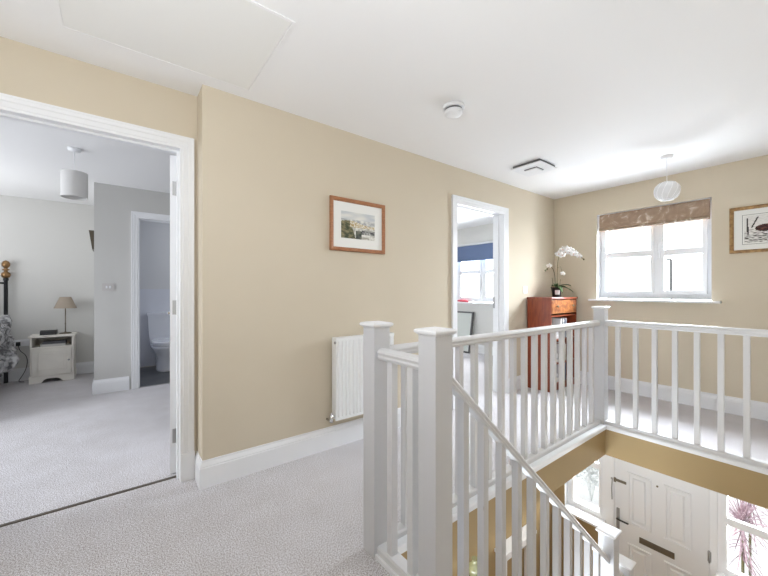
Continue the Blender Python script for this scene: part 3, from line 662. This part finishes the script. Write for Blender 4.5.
# ------------------------------------------------------------------ mahogany stand with books
kb = empty('display_stand', (4.27, 2.13, 0), 'mahogany stand with burr drawer and shelves of books in the landing corner', 'stand')
kx0, kx1, ky0, ky1, kt = 3.945, 4.595, 1.98, 2.268, 1.096
m = MB(); m.box(kx0 - .012, ky0 - .014, kt - .022, kx1 + .012, ky1, kt); m.build('top', mahog, kb, bevel=.006, seg=2)
for x, nm in ((kx0, 'side_panel'), (kx1 - .018, 'side_panel')): MB().box(x, ky0, .0, x + .018, ky1, kt - .022).build(nm, mahog, kb, bevel=.002)
MB().box(kx0 + .018, ky1 - .01, .05, kx1 - .018, ky1, kt - .022).build('back_panel', darkwood, kb)
for z in (.08, .32, .60, .885): MB().box(kx0 + .018, ky0 + .006, z - .016, kx1 - .018, ky1 - .01, z).build('shelf', mahog, kb)
MB().box(kx0 + .018, ky0 + .01, .0, kx1 - .018, ky0 + .025, .064).build('plinth', mahog, kb)
dw = MB().box(kx0 + .022, ky0 - .004, .905, kx1 - .022, ky0 + .24, kt - .032).build('drawer', yew, kb, bevel=.004)
for x in (kx0 + .13, kx1 - .13):
    MB().lathe([(.006, 0), (.006, .010), (.014, .016), (.014, .022), (.006, .027)], (0, 0, 0), 14).build('knob', bronze, dw, xf=Matrix.Translation((x, ky0 - .004, .99)) @ Matrix.Rotation(PI / 2, 4, 'X'))
random.seed(5)
bcols = [(.72, .72, .74), (.10, .12, .20), (.65, .66, .70), (.80, .80, .80), (.30, .06, .05), (.12, .12, .13), (.55, .56, .60), (.20, .26, .22), (.62, .58, .50)]
names_c = ['pale grey', 'dark blue', 'silver grey', 'white', 'dark red', 'black', 'mid grey', 'dark green', 'beige']
bi = 0
def book(x, w, h, dpt, z, ci, lean_, shelfname, pos, flat=False):
    b = empty('book', (x, ky0 + .03, z), f'{names_c[ci]} book {pos}, {shelfname} of the stand', 'book', f'books on the {shelfname} of the stand')
    cm = mat('book_cover_' + names_c[ci].replace(' ', '_'), bcols[ci], .5); R = Matrix.Translation(Vector((x, ky0 + .03, z))) @ (Matrix.Rotation(lean_, 4, 'Y') if not flat else Matrix.Identity(4))
    m = MB()
    if flat:
        m.box(0, 0, 0, h, dpt, .002); m.box(0, 0, w - .002, h, dpt, w); m.box(0, 0, .002, h, .003, w - .002); m.build('cover', cm, b, xf=R)
        MB().box(.004, .003, .002, h - .004, dpt - .005, w - .002).build('pages', mount, b, xf=R)
    else:
        m.box(0, 0, 0, .002, dpt, h); m.box(w - .002, 0, 0, w, dpt, h); m.box(.002, 0, 0, w - .002, .003, h); m.build('cover', cm, b, xf=R)
        MB().box(.002, .003, .004, w - .002, dpt - .005, h - .004).build('pages', mount, b, xf=R)
for z, sh in ((.601, 'top shelf'), (.321, 'middle shelf'), (.081, 'bottom shelf')):
    # a stack lying flat, then volumes upright
    x = kx0 + .03; zz = z
    hs = [.028, .02, .032, .024, .03, .022] if sh == 'top shelf' else [.03, .022, .026, .02]
    for q, t in enumerate(hs):
        ci = [0, 3, 2, 6, 0, 3][q] if sh == 'top shelf' else (q * 3 + int(z * 10)) % 9
        ordn = ['first', 'second', 'third', 'fourth', 'fifth', 'sixth'][q]
        book(x + .004 * (q % 3), t, .215 - .006 * q, .19, zz, ci, 0, sh, f'lying {ordn} up in the flat stack', True); zz += t + .0005
    x = kx0 + .30
    for q in range(5):
        t = random.choice((.022, .028, .034, .02)); h = random.uniform(.19, .215) if sh != 'top shelf' else random.uniform(.215, .24)
        ci = [3, 5, 0, 1, 2][q] if sh == 'top shelf' else (q * 2 + int(z * 30)) % 9
        ordn = ['first', 'second', 'third', 'fourth', 'fifth'][q]
        book(x, t, h, .17, z + .0005, ci, 0 if q else 0, sh, f'upright, {ordn} along from the flat stack'); x += t + .004

# ------------------------------------------------------------------ orchid
oc = Vector((4.345, 2.11, kt))
og = empty('potted_orchid', oc, 'white flowering orchid in a black pot on the mahogany stand', 'plant')
MB().lathe([(.045, 0.001), (.048, .01), (.060, .108), (.066, .110), (.066, .122), (.058, .122), (.054, .105)], oc, 28).build('pot', blackp, og)
fv = Vector((-.55, -.83, 0)).normalized(); sv = Vector((fv.y * -1, fv.x, 0))
m = MB(); rg = []
for z in (.03, .085):
    rg.append([oc + Vector((0, 0, z)) + (Matrix.Rotation(a, 3, 'Z') @ Vector((-.79, -.61, 0))) * (.0505 + .012 * (z - .01) / .1 + .0012) for a in (-.5, -.25, 0, .25, .5)])
m.loft(rg, close=False, cap=False); m.build('pot_label', labelw, og)
MB().lathe([(.001, .108), (.056, .104)], oc, 24, cap=False).build('bark', stemg, og)
def leaf_mesh(m, p0, ang, L_, w, rise, droop):
    d = Vector((math.cos(ang), math.sin(ang), 0)); s = Vector((-d.y, d.x, 0)); A, M_, B = [], [], []; n = 9
    for i in range(n + 1):
        t = i / n; c = p0 + d * (L_ * t) + Vector((0, 0, rise * math.sin(t * PI * .6) * 1.0 - droop * t * t)); ww = w * math.sin(PI * (0.08 + .9 * t) ** .8) ** .7
        A.append(c + s * ww + Vector((0, 0, .008))); M_.append(c); B.append(c - s * ww + Vector((0, 0, .008)))
    top = [[a, b, c_, c_ - Vector((0, 0, .002)), b - Vector((0, 0, .003)), a - Vector((0, 0, .002))] for a, b, c_ in zip(A, M_, B)]
    m.loft(top, smooth=True)
for ang, L_, w, r_, dr in ((-.5, .20, .028, .05, .03), (.9, .12, .026, .05, .04), (-2.3, .17, .024, .03, .10), (3.5, .16, .026, .06, .03), (-1.4, .15, .027, .04, .07), (-.9, .19, .024, .03, .09)):
    m = MB(); leaf_mesh(m, oc + Vector((0, 0, .118)), ang, L_, w, r_, dr); m.build('leaf', leafg, og)
RV = Vector((.79, -.61, 0))
def bez(P, n=20):
    P = [Vector(p) for p in P]; out = []
    for i in range(n + 1):
        t = i / n; q = P[:]
        while len(q) > 1: q = [a.lerp(b, t) for a, b in zip(q, q[1:])]
        out.append(q[0])
    return out
s1 = bez([oc + Vector((.01, 0, .10)), oc + Vector((.03, .0, .25)), oc + Vector((.01, .0, .45)), oc + RV * -.01 + Vector((0, 0, .68)), oc + RV * .13 + Vector((0, 0, .62)), oc + RV * .34 + Vector((0, 0, .47))], 26)
MB().tube(s1, .0032, 7).build('flower_stem', stemg, og)
s2 = bez([oc + Vector((-.01, .01, .10)), oc + Vector((.0, .01, .25)), oc + RV * -.02 + Vector((0, 0, .42)), oc + RV * -.10 + Vector((0, 0, .40)), oc + RV * -.14 + Vector((0, 0, .33))], 16)
MB().tube(s2, .0028, 7).build('flower_stem', stemg, og)
m = MB(); m.tube([oc + RV * .03 + Vector((0, 0, .06)), oc + RV * .05 + Vector((0, 0, .22))], .0025, 6); m.tube([oc + RV * -.03 + Vector((0, 0, .06)), oc + RV * -.055 + Vector((0, 0, .24))], .0025, 6); m.build('support_stake', stemg, og)
def flower(c, face, roll, r):
    face = face.normalized(); up = Vector((0, 0, 1)); sx = face.cross(up).normalized(); sz = sx.cross(face).normalized()
    m = MB()
    def pet(a, L_, w):
        dr = sx * math.cos(a) + sz * math.sin(a); pr_ = sx * -math.sin(a) + sz * math.cos(a); R = []
        for i in range(7):
            t = i / 6; ww = w * math.sin(PI * min(.98, .06 + .92 * t)) ** .6; cc = c + dr * L_ * t + face * (.004 + .10 * L_ * math.sin(t * PI))
            R.append([cc - pr_ * ww, cc + face * .002, cc + pr_ * ww, cc - face * .0012])
        m.loft(R, smooth=True)
    for a, L_, w in ((PI / 2, r * .9, r * .30), (PI / 2 + 2.3, r * .85, r * .28), (PI / 2 - 2.3, r * .85, r * .28), (.15, r, r * .48), (PI - .15, r, r * .48)): pet(a + roll, L_, w)
    f = m.build('flower', petal, og)
    q = MB(); q.ball(c + face * .010 - sz * .004, r * .13, 6, 1.3); q.build('lip', lip, f)
random.seed(3)
for t, off in ((14, (-.02, .01)), (15, (.012, -.025)), (17, (-.005, .02)), (18, (.01, -.02)), (19, (0, .02)), (20, (.012, -.022)), (21, (0, .015)), (22, (.01, -.02)), (23, (.0, .008)), (24, (.012, -.012))):
    p = s1[t] + RV * off[0] + Vector((0, 0, off[1])) + Vector((-.61, -.79, 0)) * .012
    flower(p, Vector((-.75 + random.uniform(-.35, .35), -.6 + random.uniform(-.35, .35), -.12)), random.uniform(-.3, .3), .047 if t < 23 else .038)
flower(s2[12] + Vector((0, 0, .015)), Vector((-.8, -.5, 0)), .1, .036)
flower(oc + RV * .075 + Vector((0, 0, .29)), Vector((-.6, -.8, .1)), .2, .036)
MB().tube([s1[8], s1[8] + RV * .04 + Vector((0, 0, .02)), oc + RV * .075 + Vector((0, 0, .29))], .0018, 6).build('flower_stem', stemg, og)
for c in (s1[26], s2[16], s2[14] + Vector((0, 0, -.012))): MB().ball(c, .010, 6, 1.3).build('bud', stemg, og)

# ------------------------------------------------------------------ switches and socket
def plate(name, c, nrm, w, h, label, cat, rockers=1, pm=None):
    t = empty(name, c, label, cat); n = Vector(nrm); s = Vector((abs(n.y), abs(n.x), 0))
    def bx(m, cu, cz, hw, hh_, d0, d1):
        a = Vector(c) + s * (cu - hw) + n * d0 + Vector((0, 0, cz - hh_)); b = Vector(c) + s * (cu + hw) + n * d1 + Vector((0, 0, cz + hh_))
        m.box(min(a.x, b.x), min(a.y, b.y), a.z, max(a.x, b.x), max(a.y, b.y), b.z); return m
    bx(MB(), 0, 0, w / 2, h / 2, 0.0005, .009).build('plate', pm or upvc, t, bevel=.002)
    for k in range(rockers):
        u = (k - (rockers - 1) / 2) * .03; bx(MB(), u, 0, .008, .014, .009, .013).build('rocker', gloss, t, bevel=.001)
    return t
plate('light_switch', (3.925, 2.289, 1.185), (0, -1, 0), .086, .086, 'white light switch on the wall left of the orchid', 'light switch')
plate('light_switch', (-.085, 5.099, 1.215), (0, -1, 0), .11, .086, 'brushed metal light switch on the bedroom partition wall', 'light switch', 2, satin)
sk = plate('wall_socket', (-1.0, 6.499, .49), (0, -1, 0), .146, .086, 'white double socket left of the bedside cabinet', 'socket', 2)
MB().box(-1.045, 6.46, .455, -1.005, 6.489, .505).build('plug', blackp, sk)
MB().box(-.905, 6.46, .42, -.87, 6.494, .50).build('plug', blackp, sk)
m = MB(); m.tube(bez([(-1.02, 6.455, .46), (-1.0, 6.42, .30), (-.93, 6.42, .42), (-.90, 6.44, .30), (-.90, 6.43, .10), (-1.0, 6.38, .02), (-1.06, 6.36, .012), (-.95, 6.33, .006)], 30), .004, 6)
tag(m.build('power_cable', blackp), 'thin black cable hanging from the socket beside the bedside cabinet', 'cable')

# ------------------------------------------------------------------ bedside cabinet, lamp, radio, boxes
bs = empty('bedside_cabinet', (-.66, 6.3, 0), 'cream bedside cabinet with one panelled door and open shelf', 'cabinet')
bx0, bx1, by0, by1, bt = -.872, -.462, 6.14, 6.46, .600
m = MB(); m.box(bx0 - .015, by0 - .018, bt - .022, bx1 + .015, by1, bt); m.build('top', cushw, bs, bevel=.006, seg=2)
m = MB(); m.box(bx0, by0, .085, bx0 + .018, by1, bt - .022); m.box(bx1 - .018, by0, .085, bx1, by1, bt - .022); m.box(bx0 + .018, by1 - .01, .085, bx1 - .018, by1, bt - .022)
m.box(bx0 + .018, by0 + .002, .085, bx1 - .018, by1 - .01, .10); m.box(bx0 + .018, by0 + .002, .438, bx1 - .018, by1 - .01, .455)
m.build('carcass', cushw, bs, bevel=.002)
m = MB(); prf = [(0, 0), (.11, 0), (.13, .035), (.16, .05), (.25, .05), (.28, .035), (.30, 0), (.41, 0), (.41, .085), (0, .085)]
prf = [(bx0 - .008 + u * (bx1 - bx0 + .016) / .41, v) for u, v in prf]
m.prism(prf, 'y', by0 - .008, by0 + .012); m.box(bx0 - .008, by0 + .012, 0, bx0 + .012, by1, .085); m.box(bx1 - .012, by0 + .012, 0, bx1 + .008, by1, .085); m.build('plinth', cushw, bs)
dr = MB().box(bx0 + .022, by0 - .014, .103, bx1 - .022, by0 + .002, .436).build('door', cushw, bs, bevel=.002)
m = MB(); u0, u1, v0, v1 = bx0 + .065, bx1 - .065, .15, .39
for a, b, c, d in ((u0, u1, v0, v0 + .014), (u0, u1, v1 - .014, v1), (u0, u0 + .014, v0, v1), (u1 - .014, u1, v0, v1)): m.box(a, by0 - .020, c, b, by0 - .014, d)
m.box(u0 + .03, by0 - .019, v0 + .03, u1 - .03, by0 - .014, v1 - .03); m.build('door_panel', cushw, dr, bevel=.002)
MB().lathe([(.005, 0), (.005, .012), (.012, .018), (.010, .026)], (0, 0, 0), 12).build('knob', steel, dr, xf=Matrix.Translation((bx1 - .045, by0 - .014, .272)) @ Matrix.Rotation(PI / 2, 4, 'X'))
for k, (z, w, lab, cc) in enumerate(((.4555, .24, 'pale flat box lying on the cabinet shelf', (.55, .54, .52)), (.487, .22, 'dark flat box on top of the pale box in the cabinet shelf', (.10, .10, .11)))):
    tag(MB().box(bx0 + .09 + k * .02, by0 + .02, z, bx0 + .09 + w + k * .02, by0 + .19, z + .030).build('storage_box', mat('box_card_%d' % k, cc, .6), bevel=.002), lab, 'box')
rdx = empty('clock_radio', (-.70, 6.27, bt), 'black clock radio on the bedside cabinet', 'radio')
MB().prism([(6.20, bt + .001), (6.33, bt + .001), (6.33, bt + .055), (6.24, bt + .060), (6.21, bt + .04)], 'x', -.79, -.635).build('case', blackp, rdx, bevel=.004)
MB().prism([(6.2035, bt + .012), (6.2055, bt + .012), (6.2125, bt + .036), (6.2105, bt + .036)], 'x', -.77, -.655).build('display', mat('dark_display', (.04, .04, .05), .1), rdx)
lm = empty('table_lamp', (-.555, 6.30, bt), 'slim table lamp with taupe shade on the bedside cabinet', 'lamp')
MB().lathe([(.062, .001), (.062, .008), (.050, .014), (.012, .018), (.006, .03)], (-.555, 6.30, bt), 28).build('base', bronze, lm)
MB().lathe([(.006, .02), (.006, .12), (.009, .13), (.006, .14), (.006, .36)], (-.555, 6.30, bt), 12).build('stem', bronze, lm)
m = MB()
m.lathe([(.118, .34), (.058, .49)], (-.555, 6.30, bt), 36, cap=False); m.lathe([(.116, .34), (.056, .49)], (-.555, 6.30, bt), 36, cap=False)
for a in (0, 2.1, 4.2): m.tube([(-.555, 6.30, bt + .47), (-.555 + .062 * math.cos(a), 6.30 + .062 * math.sin(a), bt + .475)], .0015, 5)
m.build('lamp_shade', shade_f, lm)
MB().ball((-.555, 6.30, bt + .40), .026, 8, 1.3).build('bulb', mat('pearl_bulb', (.85, .85, .85), .3), lm)

# ------------------------------------------------------------------ bed
bd = empty('metal_bed', (-1.9, 5.5, 0), 'black metal bed with brass topped posts', 'bed')
for x in (-1.125, -2.6):
    p = MB().lathe([(.022, 0), (.020, .02), (.020, 1.30), (.026, 1.305), (.026, 1.33), (.020, 1.335)], (x, 6.42, 0), 16).build('bedpost', blackm, bd)
    MB().lathe([(.022, 1.335), (.036, 1.345), (.046, 1.375), (.040, 1.400), (.018, 1.415), (.018, 1.43), (.034, 1.435), (.034, 1.445), (.014, 1.455), (.020, 1.465), (.038, 1.49), (.040, 1.515), (.028, 1.545), (.004, 1.56)], (x, 6.42, 0), 20).build('finial', brass, p)
m = MB(); m.cyl((-2.6, 6.42, 1.27), (-1.125, 6.42, 1.27), .012, 10); m.cyl((-2.6, 6.42, .55), (-1.125, 6.42, .55), .012, 10)
for k in range(9): m.cyl((-2.45 + .147 * k, 6.42, .55), (-2.45 + .147 * k, 6.42, 1.27), .007, 8)
m.cyl((-1.125, 6.42, .33), (-1.125, 4.4, .33), .018, 10); m.cyl((-2.6, 6.42, .33), (-2.6, 4.4, .33), .018, 10); m.cyl((-2.6, 4.4, .33), (-1.125, 4.4, .33), .018, 10)
m.cyl((-1.125, 4.4, 0), (-1.125, 4.4, .7), .02, 10); m.cyl((-2.6, 4.4, 0), (-2.6, 4.4, .7), .02, 10)
m.build('bed_frame', blackm, bd)
MB().box(-2.57, 4.43, .35, -1.15, 6.38, .60).build('mattress', mattw, bd, bevel=.03, seg=3)
def drape(name, m_, x0, x1, y0, y1, zt, zb, amp, seed, label, cat):
    bm = bmesh.new(); nx, ny = 44, 60; g = []; L1 = x1 - x0; L2 = zt - zb; tot = L1 + L2
    for j in range(ny + 1):
        row = []
        for i in range(nx + 1):
            s = tot * i / nx; y = y0 + (y1 - y0) * j / ny; e = .09
            if s < L1 - e: x, z = x0 + s, zt
            elif s < L1 + e:
                a = (s - L1 + e) / (2 * e) * PI / 2; x, z = x1 - e + e * math.sin(a), zt - e + e * math.cos(a)
            else: x, z = x1, zt - (s - L1)
            f = noise.noise(Vector((s * 6, y * 6, seed))) * amp + noise.noise(Vector((s * 16, y * 16, seed + 4))) * amp * .5
            k = max(0, s - L1) / L2
            row.append(bm.verts.new((x + f * (.5 + 1.1 * k) + .05 * k * math.sin(y * 17) * .6 - .02, y + f * .4, z + f * (1 - k))))
        g.append(row)
    for j in range(ny):
        for i in range(nx): bm.faces.new((g[j][i], g[j][i + 1], g[j + 1][i + 1], g[j + 1][i])).smooth = True
    o = MB(); o.bm.free(); o.bm = bm; ob = o.build(name, m_)
    md = ob.modifiers.new('thick', 'SOLIDIFY'); md.thickness = .035; md.offset = 0
    return tag(ob, label, cat)
drape('fur_throw', throwm, -2.0, -1.02, 5.30, 6.16, .80, .26, .10, 2, 'shaggy grey fur throw hanging over the side of the bed', 'throw')
m = MB(); m.box(-2.5, 4.5, .61, -1.12, 6.0, .70); tag(m.build('duvet', mattw, bevel=.04, seg=3), 'white duvet on the metal bed, under the fur throw', 'duvet')
pwb = MB(); R = []
for i in range(13):
    t = -1 + 2 * i / 12; w = .18 * (1 - abs(t) ** 4) ** .5 + .002
    R.append([(-1.52 + .33 * t, 6.22 + w * math.cos(a) , .74 + w * .5 * math.sin(a)) for a in [2 * PI * k / 16 for k in range(16)]])
tag(pwb.loft(R, smooth=True).build('pillow', mattw), 'white pillow against the bed headboard', 'pillow')

wp = empty('framed_picture', (-.23, 5.4, 1.6), 'dark framed picture hung on the side of the bathroom partition', 'picture')
m = MB(); m.loft([[(-.2101, y, 1.65), (-.232, y, 1.65), (-.262, y, 1.87), (-.2101, y, 1.87)] for y in (5.22, 5.50)]); m.build('frame', mat('dark_brown_frame', (.06, .045, .025), .4), wp)
m = MB(); m.loft([[(-.2345, y, 1.68), (-.2370, y, 1.68), (-.2590, y, 1.85), (-.2565, y, 1.85)] for y in (5.25, 5.47)]); m.build('print', mount, wp)

# ------------------------------------------------------------------ toilet
to = empty('toilet', (.56, 6.2, 0), 'white close coupled toilet in the bathroom', 'toilet')
tx = .565
m = MB(); m.loft([[(tx - a, y0_, z), (tx + a, y0_, z), (tx + a, 6.482, z), (tx - a, 6.482, z)] for a, y0_, z in ((.175, 6.32, .42), (.19, 6.30, .50), (.205, 6.29, .80))]); m.build('cistern', ceramic, to, bevel=.02, seg=3)
m = MB(); m.box(tx - .215, 6.28, .80, tx + .215, 6.484, .838); m.build('cistern_lid', ceramic, to, bevel=.012, seg=3)
MB().cyl((tx, 6.38, .838), (tx, 6.38, .846), .022, 16).build('flush_button', chrome, to)
def oval(cx, cy, a, b, z, n=32, sq=.25): return [(cx + a * math.cos(2 * PI * k / n), cy + b * math.sin(2 * PI * k / n) * (1.0 if math.sin(2 * PI * k / n) < 0 else 1 - sq), z) for k in range(n)]
m = MB(); m.loft([oval(tx, 6.10, .12, .20, 0), oval(tx, 6.10, .115, .19, .03), oval(tx, 6.10, .105, .18, .18), oval(tx, 6.06, .13, .22, .26), oval(tx, 6.05, .175, .27, .34), oval(tx, 6.05, .185, .28, .385)], smooth=True)
m.box(tx - .10, 6.15, .0, tx + .10, 6.44, .34); m.box(tx - .16, 6.2, .30, tx + .16, 6.46, .42); m.build('bowl', ceramic, to)
m = MB(); m.loft([oval(tx, 6.055, .185, .285, .388), oval(tx, 6.055, .192, .292, .396), oval(tx, 6.055, .192, .292, .408), oval(tx, 6.055, .185, .285, .412)]); m.build('seat', ceramic, to)
m = MB(); m.loft([oval(tx, 6.055, .183, .283, .413), oval(tx, 6.055, .190, .290, .420), oval(tx, 6.055, .188, .288, .436), oval(tx, 6.055, .16, .26, .445)]); m.build('lid', ceramic, to)

# ------------------------------------------------------------------ outside
struct('ground', MB().box(4.95, -20, GF - .25, 60, 40, GF - .13), pave, 'pale paving outside the front door')
lpst = empty('street_lamp', (20.0, 4.516, GF - .13), 'thin dark lamp post seen through the landing window', 'street lamp')
MB().lathe([(.10, 0), (.09, .8), (.05, .85), (.04, 5.35)], (20.0, 4.516, GF - .13), 12).build('pole', darkgap, lpst)
MB().tube([(20.0, 4.516, 2.60), (20.0, 4.75, 2.62), (20.0, 4.95, 2.60)], .03, 8).build('arm', darkgap, lpst)
MB().box(19.93, 4.90, 2.52, 20.07, 5.10, 2.60).build('lantern', darkgap, lpst)
random.seed(11)
def spiky(cx, cy, z0, zc, n, L_, label):
    t = empty('spiky_shrub', (cx, cy, z0), label, 'shrub')
    MB().tube([(cx, cy, z0), (cx + .02, cy, zc - .4), (cx, cy, zc)], .014, 8).build('trunk', stemg, t)
    m = MB()
    for k in range(n):
        hang = k > n * .7
        a = random.uniform(0, 2 * PI); e = random.uniform(-1.1, -.3) if hang else random.uniform(-.25, 1.45); ll = L_ * random.uniform(.75, 1.1)
        d = Vector((math.cos(a) * math.cos(e), math.sin(a) * math.cos(e), math.sin(e))); s = d.cross(Vector((0, 0, 1))).normalized() * .009
        p = Vector((cx, cy, zc - (random.uniform(.05, .45) if hang else 0))); R = []
        for i in range(6):
            u = i / 5; c = p + d * ll * u - Vector((0, 0, .22 * u * u * ll * math.cos(e))); w = (1 - u) ** .6 + .03
            R.append([c - s * w, c + Vector((0, 0, .003)), c + s * w])
        m.loft(R, close=False, cap=False)
    m.build('foliage', pink, t)
spiky(5.55, .62, GF - .13, -1.42, 110, .40, 'pink spiky leaved shrub outside the right hall window')
spiky(6.5, .66, GF - .13, -1.40, 110, .42, 'pink spiky shrub further out past the right hall window')
def bush(cx, cy, z0, h, r, m_, label, n=320):
    t = empty('garden_shrub', (cx, cy, z0), label, 'shrub')
    m = MB()
    for k in range(6):
        a = k * 1.05; m.tube([(cx, cy, z0), (cx + r * .2 * math.cos(a), cy + r * .2 * math.sin(a), z0 + h * .3), (cx + r * .3 * math.cos(a), cy + r * .3 * math.sin(a), z0 + h * .5)], .004, 6)
    m.build('stem', m_, t); m = MB()
    for k in range(n):
        a = random.uniform(0, 2 * PI); u = random.random() ** .4; f = random.uniform(-1, 1); q = math.sqrt(max(0, 1 - f * f))
        p = Vector((cx + r * u * q * math.cos(a), cy + r * u * q * math.sin(a), z0 + h * (.6 + .4 * u * f)))
        d = Vector((random.uniform(-1, 1), random.uniform(-1, 1), random.uniform(-.4, 1))).normalized() * .05; s = d.cross(Vector((.3, .2, 1))).normalized() * .02
        m.loft([[p - s * .2, p + s * .2], [p + d * .5 - s, p + d * .5 + s], [p + d - s * .1, p + d + s * .1]], close=False, cap=False)
    m.build('foliage', m_, t)
bush(7.0, 2.75, GF - .13, 1.05, .32, shrubg, 'silvery shrub outside the left hall window', 900)
bush(9.5, 3.05, GF - .13, 2.3, .7, yellowg, 'tall yellow green shrub beyond the front path', 420)
